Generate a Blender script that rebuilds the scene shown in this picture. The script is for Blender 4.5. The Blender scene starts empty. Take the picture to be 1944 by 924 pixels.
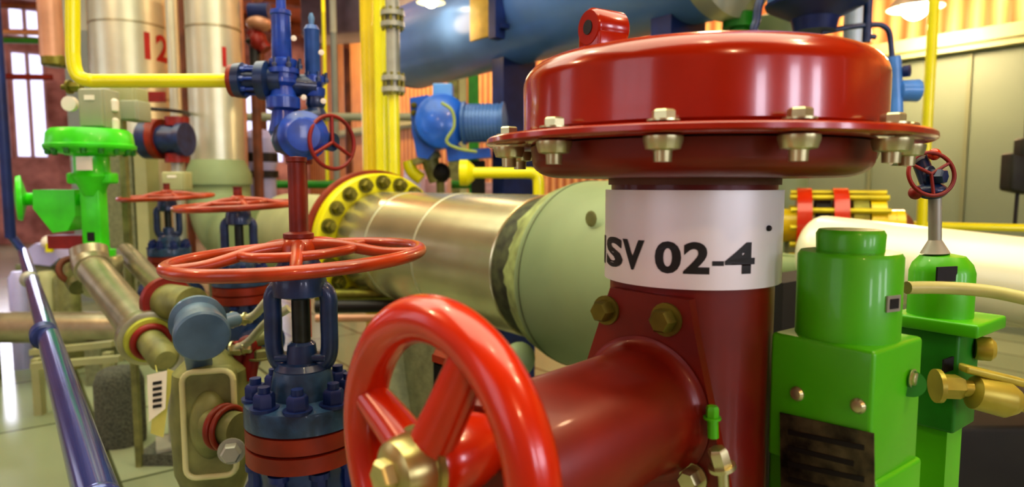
import bpy, bmesh, math, random
from mathutils import Vector, Matrix
random.seed(7)
C = bpy.context.scene.collection
PI = math.pi
# ------------------------------------------------------------------ camera
F = 1250.0
PITCH = math.atan(112 / F)
EYE = Vector((0, 0, 1.5))
cp, sp = math.cos(PITCH), math.sin(PITCH)
def ray(px, py):
    u = (px - 972) / F; v = -(py - 462) / F
    return Vector((u, cp + v * sp, -sp + v * cp))
def W(px, py, d):                      # point of the place seen at a pixel, d metres ahead
    r = ray(px, py); return EYE + r * (d / r.y)
def HIT(px, py, p0, n):
    r = ray(px, py); n = Vector(n); t = (Vector(p0) - EYE).dot(n) / r.dot(n); return EYE + r * t
def Wz(px, py, z):
    r = ray(px, py); return EYE + r * ((z - 1.5) / r.z)
def S(px, d): return px * d / F
A = Vector((.61, -.7924, 0)); B = Vector((.7924, .61, 0)); Z = Vector((0, 0, 1)); X = Vector((1, 0, 0)); Y = Vector((0, 1, 0))
cam = bpy.data.cameras.new('camera'); co = bpy.data.objects.new('camera', cam); C.objects.link(co)
co.location = EYE; co.rotation_euler = (PI / 2 - PITCH, 0, 0)
cam.sensor_width = 36; cam.lens = 36 * F / 1944; cam.clip_start = .02
cam.dof.use_dof = True; cam.dof.focus_distance = 1.0; cam.dof.aperture_fstop = 4.0
bpy.context.scene.camera = co
# ------------------------------------------------------------------ materials
def lin(c):
    return tuple(((x / 255) / 12.92 if x / 255 <= .04045 else ((x / 255 + .055) / 1.055) ** 2.4) for x in c) + (1,)
MATS = {}
def mat(name, c, rough=.4, metal=0., var=.12, scale=6., coat=0., c2=None, bump=0., emit=0.):
    if name in MATS: return MATS[name]
    m = bpy.data.materials.new(name); m.use_nodes = True; nt = m.node_tree; b = nt.nodes['Principled BSDF']
    b.inputs['Roughness'].default_value = rough; b.inputs['Metallic'].default_value = metal
    if coat: b.inputs['Coat Weight'].default_value = coat; b.inputs['Coat Roughness'].default_value = .08
    tc = nt.nodes.new('ShaderNodeTexCoord'); n = nt.nodes.new('ShaderNodeTexNoise')
    n.inputs['Scale'].default_value = scale; n.inputs['Detail'].default_value = 5
    nt.links.new(tc.outputs['Object'], n.inputs['Vector'])
    r = nt.nodes.new('ShaderNodeValToRGB'); l = lin(c)
    r.color_ramp.elements[0].position = .32; r.color_ramp.elements[1].position = .68
    r.color_ramp.elements[0].color = tuple(x * (1 - var * 1.6) for x in l[:3]) + (1,) if c2 is None else lin(c2)
    r.color_ramp.elements[1].color = tuple(min(1, x * (1 + var)) for x in l[:3]) + (1,)
    nt.links.new(n.outputs['Fac'], r.inputs['Fac']); nt.links.new(r.outputs['Color'], b.inputs['Base Color'])
    if bump:
        bp = nt.nodes.new('ShaderNodeBump'); bp.inputs['Strength'].default_value = bump; bp.inputs['Distance'].default_value = .01
        nt.links.new(n.outputs['Fac'], bp.inputs['Height']); nt.links.new(bp.outputs['Normal'], b.inputs['Normal'])
    if emit:
        b.inputs['Emission Color'].default_value = l; b.inputs['Emission Strength'].default_value = emit
    MATS[name] = m; return m
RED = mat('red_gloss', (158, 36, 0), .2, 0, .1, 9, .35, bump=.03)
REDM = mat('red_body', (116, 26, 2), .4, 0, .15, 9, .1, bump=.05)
REDW = mat('red_wheel', (186, 44, 2), .25, 0, .1, 12, .4, bump=.04)
ORW = mat('orange_wheel', (160, 54, 8), .35, 0, .22, 14, .3, bump=.1)
ORF = mat('orange_flange', (130, 40, 8), .45, 0, .2, 12, bump=.1)
REDD = mat('dark_red', (130, 28, 18), .45, 0, .2, 12)
NAVY = mat('navy_paint', (24, 50, 90), .38, 0, .3, 20, .3, bump=.15)
BLUE = mat('relief_blue', (34, 74, 165), .35, 0, .25, 16, .3, bump=.1)
VBLUE = mat('vessel_blue', (92, 134, 198), .33, .1, .08, 3, .2)
PBLUE = mat('pump_blue', (38, 104, 205), .35, 0, .15, 9, .3)
GBLUE = mat('grey_blue', (84, 112, 132), .42, 0, .14, 14, .2)
DBLUE = mat('deep_blue', (22, 44, 100), .4, 0, .2, 9)
YEL = mat('yellow_paint', (226, 224, 4), .35, 0, .06, 4, .3)
YELO = mat('yellow_amber', (214, 192, 4), .35, 0, .12, 3, .3)
GRN = mat('green_paint', (78, 182, 2), .4, 0, .06, 8, .2)
GRL = mat('green_valve', (62, 214, 22), .4, 0, .12, 10, .2)
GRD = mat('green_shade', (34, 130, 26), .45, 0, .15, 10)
SIL = mat('aluminium_cladding', (196, 192, 156), .25, .75, .1, 4, bump=.04)
SILB = mat('bright_cladding', (200, 204, 180), .35, .55, .08, 3, bump=.03)
SILP = mat('steel_pipe', (170, 168, 140), .33, .7, .15, 9, bump=.08)
CRM = mat('cream_insulation', (134, 154, 112), .55, 0, .06, 3, bump=.05)
CRG = mat('cream_edge', (160, 178, 112), .6, 0, .1, 14, bump=.3, c2=(112, 122, 74))
OLV = mat('olive_body', (122, 128, 76), .5, .1, .25, 14, bump=.15)
GAP = mat('gap_dark', (70, 78, 50), .7, 0, .3, 20, c2=(40, 42, 30))
BRS = mat('brass', (176, 166, 66), .4, .35, .15, 14)
ZINC = mat('zinc_bolt', (196, 196, 150), .3, .8, .15, 20)
ZOLV = mat('olive_bolt', (120, 118, 44), .4, .6, .2, 20)
STL = mat('grey_steel', (160, 164, 150), .4, .3, .1, 8)
BOXG = mat('enclosure_grey', (150, 158, 132), .5, 0, .06, 6)
BOXC = mat('enclosure_cream', (164, 170, 124), .5, 0, .06, 6)
WHT = mat('white_fitting', (226, 222, 206), .4, 0, .05, 9)
PLT = mat('white_plate', (226, 226, 224), .42, .25, .03, 4)
BLK = mat('black_matte', (14, 14, 14), .5, 0, .2, 9)
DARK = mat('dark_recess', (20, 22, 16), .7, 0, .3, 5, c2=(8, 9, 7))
NPL = mat('etched_plate', (96, 92, 66), .45, .5, .2, 40, c2=(24, 22, 16))
BRN = mat('brown_steel', (110, 62, 36), .6, 0, .25, 6)
PNK = mat('pink_tube', (196, 150, 120), .4, .3, .12, 4)
TXR = mat('red_lettering', (176, 30, 24), .5, 0, .1, 9)
TXB = mat('black_lettering', (22, 24, 20), .5, 0, .05, 9)
TAGW = mat('tag_white', (236, 234, 214), .5, 0, .04, 9)
TAGY = mat('tag_yellow', (206, 206, 110), .5, 0, .1, 9)
RAIL = mat('rail_blue', (56, 74, 140), .22, .45, .12, 6, .5)
CONC = mat('grey_speckle', (92, 98, 84), .9, 0, .3, 90, bump=.5, c2=(60, 66, 58))
SKID = mat('skid_grey', (118, 126, 94), .7, 0, .15, 30, bump=.3)
LAV = mat('lavender_tank', (176, 180, 226), .35, .1, .1, 4)
CONCOL = mat('grey_column', (136, 148, 144), .6, 0, .08, 3)
# ------------------------------------------------------------------ mesh helpers
def basis(ax):
    ax = Vector(ax).normalized(); t = Z if abs(ax.z) < .9 else X
    u = ax.cross(t).normalized(); v = u.cross(ax).normalized(); return u, v, ax   # v points up for a level axis
class MB:
    def __init__(s): s.bm = bmesh.new()
    def lathe(s, prof, o, ax, seg=40, cap=True):       # prof [(r,h)]
        u, v, a = basis(ax); o = Vector(o); rings = []
        for r, h in prof:
            if r < 1e-6: rings.append([s.bm.verts.new(o + a * h)])
            else: rings.append([s.bm.verts.new(o + a * h + (u * math.cos(t) + v * math.sin(t)) * r) for t in [2 * PI * i / seg for i in range(seg)]])
        for p, q in zip(rings, rings[1:]):
            for i in range(seg):
                j = (i + 1) % seg
                if len(p) == 1 and len(q) == 1: break
                vs = [p[0], q[j], q[i]] if len(p) == 1 else ([p[i], p[j], q[0]] if len(q) == 1 else [p[i], p[j], q[j], q[i]])
                try: s.bm.faces.new(vs)
                except ValueError: pass
        if cap:
            for rg, fl in ((rings[0], 1), (rings[-1], 0)):
                if len(rg) > 2: s.bm.faces.new(rg[::-1] if fl else rg)
        return s
    def cyl(s, p0, p1, r, r2=None, seg=28, bev=0):
        p0 = Vector(p0); p1 = Vector(p1); L = (p1 - p0).length; r2 = r if r2 is None else r2
        if bev: return s.lathe([(r - bev, 0), (r, bev), (r2, L - bev), (r2 - bev, L)], p0, p1 - p0, seg)
        return s.lathe([(r, 0), (r2, L)], p0, p1 - p0, seg)
    def tube(s, pts, r, seg=16, smooth=6):
        pts = [Vector(p) for p in pts]
        if smooth and len(pts) > 2:
            out = []
            P = [pts[0] * 2 - pts[1]] + pts + [pts[-1] * 2 - pts[-2]]
            for i in range(1, len(P) - 2):
                for k in range(smooth):
                    t = k / smooth; a, b, c, d = P[i - 1], P[i], P[i + 1], P[i + 2]
                    out.append(.5 * ((2 * b) + (c - a) * t + (2 * a - 5 * b + 4 * c - d) * t * t + (3 * b - a - 3 * c + d) * t ** 3))
            pts = out + [pts[-1]]
        rings = []; pu = None
        for i, p in enumerate(pts):
            d = (pts[min(i + 1, len(pts) - 1)] - pts[max(i - 1, 0)]).normalized()
            if pu is None: pu = basis(d)[0]
            u = (pu - d * pu.dot(d)).normalized(); v = d.cross(u); pu = u
            rr = r[i] if isinstance(r, list) and len(r) == len(pts) else (r[0] + (r[-1] - r[0]) * i / (len(pts) - 1) if isinstance(r, list) else r)
            rings.append([s.bm.verts.new(p + (u * math.cos(t) + v * math.sin(t)) * rr) for t in [2 * PI * k / seg for k in range(seg)]])
        for p, q in zip(rings, rings[1:]):
            for i in range(seg): s.bm.faces.new([p[i], p[(i + 1) % seg], q[(i + 1) % seg], q[i]])
        s.bm.faces.new(rings[0][::-1]); s.bm.faces.new(rings[-1]); return s
    def torus(s, c, ax, R, r, seg=72, sg=18, sx=1, a0=0, a1=2 * PI):
        u, v, a = basis(ax); c = Vector(c); rings = []
        full = abs(a1 - a0 - 2 * PI) < 1e-4; n = seg if full else seg + 1
        for i in range(n):
            t = a0 + (a1 - a0) * i / seg; d = u * math.cos(t) + v * math.sin(t)
            rings.append([s.bm.verts.new(c + d * (R + r * math.cos(k)) + a * (r * sx * math.sin(k))) for k in [2 * PI * j / sg for j in range(sg)]])
        for i in range(seg):
            p, q = rings[i], rings[(i + 1) % n]
            for j in range(sg): s.bm.faces.new([p[j], p[(j + 1) % sg], q[(j + 1) % sg], q[j]])
        return s
    def box(s, c, size, ux=X, uy=Y, uz=Z, bev=0):
        c = Vector(c); b2 = bmesh.new(); bmesh.ops.create_cube(b2, size=1)
        for v in b2.verts: v.co = Vector((v.co.x * size[0], v.co.y * size[1], v.co.z * size[2]))
        if bev: bmesh.ops.bevel(b2, geom=b2.edges[:], offset=bev, segments=3, affect='EDGES', profile=.5)
        mp = {}
        for v in b2.verts: mp[v] = s.bm.verts.new(c + Vector(ux) * v.co.x + Vector(uy) * v.co.y + Vector(uz) * v.co.z)
        for f in b2.faces: s.bm.faces.new([mp[v] for v in f.verts])
        b2.free(); return s
    def poly(s, pts, off):                              # prism
        a = [s.bm.verts.new(Vector(p)) for p in pts]; b = [s.bm.verts.new(Vector(p) + Vector(off)) for p in pts]
        s.bm.faces.new(a[::-1]); s.bm.faces.new(b); n = len(a)
        for i in range(n): s.bm.faces.new([a[i], a[(i + 1) % n], b[(i + 1) % n], b[i]])
        return s
    def hexb(s, p, ax, r, h, washer=True, shank=0):     # bolt head / nut
        p = Vector(p); a = Vector(ax).normalized()
        if washer: s.lathe([(r * 1.35, 0), (r * 1.35, h * .22)], p, a, 20); p = p + a * h * .22
        s.lathe([(r, 0), (r, h * .8), (r * .82, h)], p, a, 6)
        if shank: s.lathe([(r * .55, 0), (r * .55, shank)], p + a * h * .9, a, 14)
        return s
    def ball(s, c, r, ax=Z, sc=1, seg=24):
        return s.lathe([(r * math.cos(t), r * sc * math.sin(t)) for t in [(-PI / 2 + PI * i / 12) for i in range(13)]], c, ax, seg, cap=False)
def root_of(p):
    while p.parent: p = p.parent
    return p
def obj(name, mb, m, parent=None, smooth=True, angle=38):
    bm = mb.bm
    bmesh.ops.remove_doubles(bm, verts=bm.verts, dist=1e-6)
    bmesh.ops.recalc_face_normals(bm, faces=bm.faces)
    if parent is None:
        mn = Vector((min(v.co.x for v in bm.verts) + max(v.co.x for v in bm.verts), min(v.co.y for v in bm.verts) + max(v.co.y for v in bm.verts), 2 * min(v.co.z for v in bm.verts))) / 2
        off = mn
    else: off = Vector(root_of(parent).location)
    bmesh.ops.translate(bm, verts=bm.verts, vec=-off)
    if smooth:
        for f in bm.faces: f.smooth = True
        for e in bm.edges:
            if len(e.link_faces) == 2 and e.calc_face_angle(0) > math.radians(angle): e.smooth = False
    me = bpy.data.meshes.new(name); bm.to_mesh(me); bm.free(); me.materials.append(m)
    o = bpy.data.objects.new(name, me); C.objects.link(o)
    if parent is None: o.location = off
    else: o.parent = parent
    return o
def tag(o, label, cat, group=None, kind=None):
    o['label'] = label; o['category'] = cat
    if group: o['group'] = group
    if kind: o['kind'] = kind
    return o
def thing(name, label, cat, loc, group=None):
    o = bpy.data.objects.new(name, None); C.objects.link(o); o.location = Vector(loc); o.empty_display_size = .1
    return tag(o, label, cat, group)
def struct(name, mb, m, parent=None, **k):
    o = obj(name, mb, m, parent, **k)
    if parent is None: o['kind'] = 'structure'
    return o
def dup(o, loc, label, rz=0, scale=1, parent=None):
    c = o.copy(); C.objects.link(c)
    if parent is None:
        c.location = loc; c.rotation_euler = (0, 0, rz); c.scale = (scale,) * 3; c['label'] = label
    else: c.parent = parent
    for ch in [x for x in bpy.data.objects if x.parent == o]: dup(ch, None, None, parent=c)
    return c
def text_mesh(name, txt, size, fn, m, parent, bold=.02, sx=1, space=1):
    cu = bpy.data.curves.new('t', 'FONT'); cu.body = txt; cu.size = size; cu.offset = bold * size; cu.resolution_u = 4; cu.space_character = space
    to = bpy.data.objects.new('t', cu); C.objects.link(to)
    bpy.context.view_layer.update()
    me = to.evaluated_get(bpy.context.evaluated_depsgraph_get()).to_mesh()
    bm = bmesh.new(); bm.from_mesh(me)
    bpy.data.objects.remove(to, do_unlink=True)
    bmesh.ops.subdivide_edges(bm, edges=[e for e in bm.edges if e.calc_length() > size * .12], cuts=3)
    for v in bm.verts: v.co = fn(v.co.x * sx, v.co.y)
    mb = MB(); mb.bm.free(); mb.bm = bm
    return obj(name, mb, m, parent, smooth=False)

# ================================================================== SETTING
wallP = W(1700, 108, 7.5); LEDGE = wallP.z
dR = wallP.x * B.x + wallP.y * B.y            # distance of the right wall along B
lp = W(50, 200, 17); sL = lp.x * A.x + lp.y * A.y     # end wall along A
H = 6.2; sN = 8.7; dL = -6.0
def AB(a, b, z=0): return A * a + B * b + Z * z
def siding(name, base, c2, scale, orient):
    m = mat(name, base, .5, .1, .1, 3)
    nt = m.node_tree; b = nt.nodes['Principled BSDF']; tc = nt.nodes.new('ShaderNodeTexCoord'); mp = nt.nodes.new('ShaderNodeMapping')
    mp.inputs['Rotation'].default_value = (0, 0, math.atan2(orient.y, orient.x) * -1)
    w = nt.nodes.new('ShaderNodeTexWave'); w.inputs['Scale'].default_value = scale; w.inputs['Distortion'].default_value = .15
    nt.links.new(tc.outputs['Object'], mp.inputs['Vector']); nt.links.new(mp.outputs['Vector'], w.inputs['Vector'])
    mx = nt.nodes.new('ShaderNodeMixRGB'); mx.inputs[2].default_value = lin(c2)
    src = b.inputs['Base Color'].links[0].from_socket; nt.links.new(w.outputs['Fac'], mx.inputs[0]); nt.links.new(src, mx.inputs[1]); nt.links.new(mx.outputs[0], b.inputs['Base Color'])
    bp = nt.nodes.new('ShaderNodeBump'); bp.inputs['Strength'].default_value = .6; bp.inputs['Distance'].default_value = .05
    nt.links.new(w.outputs['Fac'], bp.inputs['Height']); nt.links.new(bp.outputs['Normal'], b.inputs['Normal'])
    return m
SIDE = siding('corrugated_siding', (226, 176, 112), (160, 92, 46), 1.6, A)
ENDW = mat('end_wall_paint', (190, 150, 160), .7, 0, .2, 2, c2=(130, 92, 100))
PANEL = mat('wall_panel_paint', (106, 120, 100), .6, 0, .05, 1.2)
TRIM = mat('trim_cream', (160, 164, 118), .5, 0, .08, 3)
CEIL = mat('ceiling_brown', (176, 104, 60), .8, 0, .3, 1.5)
# floor
fm = mat('floor_tiles', (160, 176, 138), .18, 0, .12, 2)
nt = fm.node_tree; b = nt.nodes['Principled BSDF']; tc = nt.nodes.new('ShaderNodeTexCoord'); mp = nt.nodes.new('ShaderNodeMapping')
mp.inputs['Rotation'].default_value = (0, 0, -math.atan2(A.y, A.x)); br = nt.nodes.new('ShaderNodeTexBrick')
br.inputs['Scale'].default_value = 1.0; br.inputs['Mortar Size'].default_value = .012; br.inputs['Brick Width'].default_value = 1.2; br.inputs['Row Height'].default_value = .6; br.offset = 0
br.inputs['Color1'].default_value = lin((176, 190, 160)); br.inputs['Color2'].default_value = lin((152, 168, 138)); br.inputs['Mortar'].default_value = lin((88, 96, 70))
nt.links.new(tc.outputs['Object'], mp.inputs['Vector']); nt.links.new(mp.outputs['Vector'], br.inputs['Vector']); 
mx = nt.nodes.new('ShaderNodeMixRGB'); mx.blend_type = 'MULTIPLY'; mx.inputs[0].default_value = .35
src = b.inputs['Base Color'].links[0].from_socket; nt.links.new(br.outputs['Color'], mx.inputs[1]); nt.links.new(src, mx.inputs[2]); nt.links.new(mx.outputs[0], b.inputs['Base Color'])
cm = AB((sL + sN) / 2, (dL + dR) / 2)
LA, LB = sN - sL, dR - dL
struct('floor', MB().box(cm - Z * .05, (LA + .4, LB + .4, .1), A, B), fm)
struct('ceiling', MB().box(cm + Z * (H + .05), (LA + .4, LB + .4, .1), A, B), CEIL)
def wall_open(name, m, o, u, n, L, wins, z0=0, z1=H, th=.2):    # wall with real window openings: u from 0..L
    mb = MB(); xs = sorted({0, L, *[w[0] for w in wins], *[w[1] for w in wins]}); zs = sorted({z0, z1, *[w[2] for w in wins], *[w[3] for w in wins]})
    for x0, x1 in zip(xs, xs[1:]):
        run = None
        for q0, q1 in zip(zs, zs[1:]):
            hole = any(w[0] <= x0 + 1e-6 and x1 <= w[1] + 1e-6 and w[2] <= q0 + 1e-6 and q1 <= w[3] + 1e-6 for w in wins)
            if not hole: mb.box(o + u * (x0 + x1) / 2 + n * th / 2 + Z * (q0 + q1) / 2, (x1 - x0, th, q1 - q0), u, n)
    return struct(name, mb, m, smooth=False)
winct = [0]
GLASS = mat('window_glass', (240, 240, 255), .05, 0, .01, 1)
g = GLASS.node_tree.nodes['Principled BSDF']; g.inputs['Transmission Weight'].default_value = 1; g.inputs['IOR'].default_value = 1.02
FRM = mat('window_frame_paint', (196, 180, 216), .5, 0, .1, 3)
def window(o, u, n, w, nx=2, nz=2, sill=True):
    winct[0] += 1
    mb = MB(); x0, x1, z0, z1 = w; t = .09
    for x in [x0 + (x1 - x0) * i / nx for i in range(nx + 1)]: mb.box(o + u * x + n * .06 + Z * (z0 + z1) / 2, (t, .1, z1 - z0), u, n)
    for z in [z0 + (z1 - z0) * i / nz for i in range(nz + 1)]: mb.box(o + u * (x0 + x1) / 2 + n * .06 + Z * z, (x1 - x0, .1, t), u, n)
    f = struct('window_%d' % winct[0], mb, FRM, smooth=False)
    obj('pane', MB().box(o + u * (x0 + x1) / 2 + n * .1 + Z * (z0 + z1) / 2, (x1 - x0, .01, z1 - z0), u, n), GLASS, f, smooth=False)
    return f
# right wall: lower panels, ledge, corrugated siding above
Lr = LA
struct('wall_right', MB().box(AB((sL + sN) / 2, dR + .1, LEDGE / 2), (Lr, .2, LEDGE), A, B), PANEL, smooth=False)
struct('wall_right_upper', MB().box(AB((sL + sN) / 2, dR + .25, (LEDGE + H) / 2), (Lr, .2, H - LEDGE), A, B), SIDE, smooth=False)
struct('wall_right_far', MB().box(AB((sL - 6.5) / 2, dR - .03, LEDGE / 2), (-6.5 - sL, .06, LEDGE), A, B), SIDE, smooth=False)
struct('trim_1', MB().box(AB((sL + sN) / 2, dR - .06, LEDGE + .065), (Lr, .32, .13), A, B).box(AB((sL + sN) / 2, dR - .1, LEDGE - .03), (Lr, .12, .06), A, B), TRIM, smooth=False)
PJ = mat('panel_joint', (104, 112, 84), .6, 0, .05, 2)
mb = MB()
k = -6.4
while k < sN: mb.box(AB(k, dR - .012, LEDGE / 2), (.04, .025, LEDGE), A, B); k += .95
struct('trim_2', mb, PJ, smooth=False)
struct('trim_3', MB().box(AB((sL + sN) / 2, dR + .1, H - .25), (Lr, .25, .3), A, B), mat('eaves_steel', (120, 122, 128), .5, .2, .1, 3), smooth=False)
# end wall (far left)
o = AB(sL, dL); Lw = dR - dL
# parameter along B of pixel
def bpar(px): 
    r = ray(px, 350); t = (sL) / (r.x * A.x + r.y * A.y); p = r * t; return (p.x * B.x + p.y * B.y) - dL
wins = []
w0 = bpar(34); w1 = bpar(98)
hz = lambda py, px: (HIT(px, py, A * sL, A)).z
wins.append((max(.2, w0), w1, hz(300, 50), hz(98, 50)))
wins.append((max(.2, w0), w1, hz(72, 50), min(H - .1, hz(15, 50))))
wins.append((max(.2, bpar(-75)), bpar(27), wins[0][2], wins[0][3]))
x = w1 + 1.2
while x + 2 < Lw - .5: wins.append((x, x + 1.7, wins[0][2], wins[0][3])); x += 3.2
wall_open('wall_left', ENDW, o, B, -A, Lw, wins)
for i, w in enumerate(wins): window(o, B, -A, w, 2, 1 if i < 3 else 2)
# near-end wall (reflected in the paint) and side wall behind
o = AB(sN, dL); wn = [(x, x + 1.5, 1.2, 4.6) for x in (3.4, 6.6, 8.9)]
wall_open('wall_front', ENDW, o, B, A, Lw, wn)
for w in wn: window(o, B, A, w, 2, 3)
o = AB(sL, dL); wn2 = [(x, x + 3, 1.2, 4.8) for x in range(3, int(LA) - 4, 8)]
wall_open('wall_back', ENDW, o, A, -B, LA, wn2)
for w in wn2: window(o, A, -B, w, 3, 3)
# ceiling beams
for i in range(9):
    a = sL + 1.5 + i * 3.2
    bm_ = tag(obj('ceiling_beam', MB().box(AB(a, (dL + dR) / 2, H - .2), (.22, LB - .1, .38), A, B, bev=.02), BRN, smooth=False), 'brown steel beam spanning under the dark roof', 'beam', 'roof beams across the hall')

# ================================================================== FOREGROUND RED VALVE
cx, cy = .232, .85
V = thing('control_valve', 'large glossy red diaphragm valve with ISV 02-4 plate and side handwheel', 'valve', (cx, cy, 0))
zf = lambda py, d: W(1350, py, d).z
c0 = Vector((cx, cy, 0)); zr = zf(222, .585)
bowlz = zf(334, .65)
up = [(.2175, zr + .006), (.2175, zr + .062)]
for i in range(1, 9):
    t = i / 8 * PI / 2; up.append((.2175 - .035 * (1 - math.cos(t)), zr + .062 + .03 * math.sin(t)))
up += [(.12, zr + .103), (.0, zr + .108)]
obj('upper_dome', MB().lathe([(.21, zr - .001)] + up, c0, Z, 96), RED, V)
obj('flange_rim', MB().lathe([(.2, zr - .010), (.262, zr - .011), (.265, zr - .009), (.2645, zr - .004), (.262, zr - .002), (.215, zr + .001), (.2, zr)], c0, Z, 96), RED, V)
low = [(.05, bowlz - .002), (.17, bowlz)]
for i in range(1, 7):
    t = i / 6 * PI / 2; low.append((.17 + .036 * math.sin(t), bowlz + .02 * (1 - math.cos(t))))
low += [(.208, zr - .012), (.1, zr - .012)]
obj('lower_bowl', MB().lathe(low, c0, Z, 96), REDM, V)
for i in range(12):
    # front bolt seen at px 1265
    t = math.radians(-90 - 22 + 30 * i); dr = Vector((math.cos(t), math.sin(t), 0))
    p = c0 + dr * .238 + Z * 0
    bb = MB().hexb(p + Z * (zr + .0005), Z, .0115, .009, True)
    bb.lathe([(.019, 0), (.019, .004), (.0165, .012), (.009, .0135), (.0085, .024)], p + Z * (zr - .0135), -Z, 20)
    obj('bolt', bb, ZINC, V)
lug = MB()
lc = W(1145, 56, .86); la = Vector((-.86, -.5, 0)).normalized()
lug.lathe([(.021, -.026), (.024, -.023), (.024, .02), (.021, .024), (0, .024)], lc, la, 36).box(lc - Z * .02, (.046, .046, .03), la, Vector((-la.y, la.x, 0)), bev=.004)
obj('lug_hole', MB().lathe([(.0, .025), (.009, .025), (.009, .02)], lc, la, 20), BLK, V)
obj('lifting_lug', lug, RED, V)
plt_top, plt_bot = W(1310, 361, .74).z, W(1310, 551, .74).z
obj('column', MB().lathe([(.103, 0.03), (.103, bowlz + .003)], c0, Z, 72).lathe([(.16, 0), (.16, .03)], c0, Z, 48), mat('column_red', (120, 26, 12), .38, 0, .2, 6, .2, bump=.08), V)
obj('neck_collar', MB().lathe([(.107, plt_top + .006), (.107, bowlz + .004)], c0, Z, 72), mat('neck_dull', (112, 78, 62), .5, .2, .1, 5), V)
# name plate wrapped round the column
Rp = .1105
am = math.atan2(-cy, -cx)                      # angle facing the camera
def onplate(s, z, off=0):                      # s metres along the wrap, positive to the right
    th = am + s / Rp
    return Vector((cx + (Rp + off) * math.cos(th), cy + (Rp + off) * math.sin(th), z))
mb = MB(); n = 40; r0 = []
smin, smax = -.158, .152
vs = [[mb.bm.verts.new(onplate(smin + (smax - smin) * i / n, z, o_)) for z in (plt_bot, plt_top)] + [mb.bm.verts.new(onplate(smin + (smax - smin) * i / n, z, -.0015)) for z in (plt_top, plt_bot)] for i in range(n + 1) for o_ in (0,)]
for a_, b_ in zip(vs, vs[1:]):
    for k in range(4): mb.bm.faces.new([a_[k], a_[(k + 1) % 4], b_[(k + 1) % 4], b_[k]])
mb.bm.faces.new(vs[0]); mb.bm.faces.new(vs[-1][::-1])
PLATE = obj('name_plate', mb, PLT, V, angle=60); PLATE['label'] = 'white plate lettered ISV 02-4'
tb = W(1310, 519, .74).z
def plate_s(px, py=500):
    g_ = ray(px, py); a_ = g_.x ** 2 + g_.y ** 2; b_ = -2 * (g_.x * cx + g_.y * cy); c_ = cx * cx + cy * cy - Rp * Rp
    t = (-b_ - math.sqrt(max(0, b_ * b_ - 4 * a_ * c_))) / (2 * a_); h_ = EYE + g_ * t
    return (math.atan2(h_.y - cy, h_.x - cx) - am + PI) % (2 * PI) * Rp - PI * Rp
for word, xa, xb, y0g, y1g in (('I', 1141.5, 1150, 0, 1), ('S', 1152.5, 1182, -.02, 1.02), ('V', 1182, 1223, 0, 1), ('0', 1243, 1293, -.02, 1.02), ('2', 1297, 1347, 0, 1.02), ('-', 1352, 1374, .27, .42), ('4', 1376, 1432, 0, 1)):
    s0, s1 = plate_s(xa), plate_s(xb)
    t_ = text_mesh('letter', word, 1, lambda x, y: Vector((x, y, 0)), TXB, PLATE, .036)
    off = Vector(V.location)
    xs_ = [v.co.x for v in t_.data.vertices]; ys_ = [v.co.y for v in t_.data.vertices]; x0_, x1_, y0_, y1_ = min(xs_), max(xs_), min(ys_), max(ys_)
    for v in t_.data.vertices:
        gx, gy = (v.co.x - x0_) / (x1_ - x0_), (v.co.y - y0_) / (y1_ - y0_)
        v.co = onplate(s0 + gx * (s1 - s0), tb - .001 + (y0g + gy * (y1g - y0g)) * .036, .0006) - off
obj('rivet', MB().ball(onplate(.098, W(1450, 432, .77).z, .001), .0035), BLK, PLATE)
# side handwheel
hc = Vector((-.0628, .53, W(848, 872, .53).z))
nax = (Vector((cx, cy, 0)) - Vector((hc.x, hc.y, 0))).normalized(); side = Vector((nax.y, -nax.x, 0))
NAX = nax; nax = Vector((math.sin(math.radians(48)), math.cos(math.radians(48)), 0)); side = Vector((nax.y, -nax.x, 0))
HW = obj('handwheel', MB().torus(hc, nax, .1178, .0205, 96, 24), REDW, V)
for ang in (165, 64, -66):
    t = math.radians(ang); d = side * math.cos(t) + Z * math.sin(t)
    mbs = MB(); pr = d.cross(nax)
    p0 = hc + d * .012 - nax * .012; p1 = hc + d * .112
    mbs.tube([p0, p0 + (p1 - p0) * .5 + nax * .001, p1], [.020, .0165], 16)
    obj('spoke', mbs, REDW, HW)
obj('hub', MB().lathe([(.030, -.014), (.034, -.008), (.034, .03), (.028, .05)], hc, nax, 40), REDW, HW)
hb = obj('hub_nut', MB().lathe([(.018, -.046), (.025, -.042), (.028, -.034), (.030, -.01)], hc, nax, 32).lathe([(.012, -.056), (.0145, -.053), (.0145, -.04)], hc + Z * .0, nax, 6).lathe([(.033, -.018), (.033, -.012)], hc, nax, 32), mat('hub_zinc', (188, 180, 120), .3, .85, .15, 30), HW)
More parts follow.
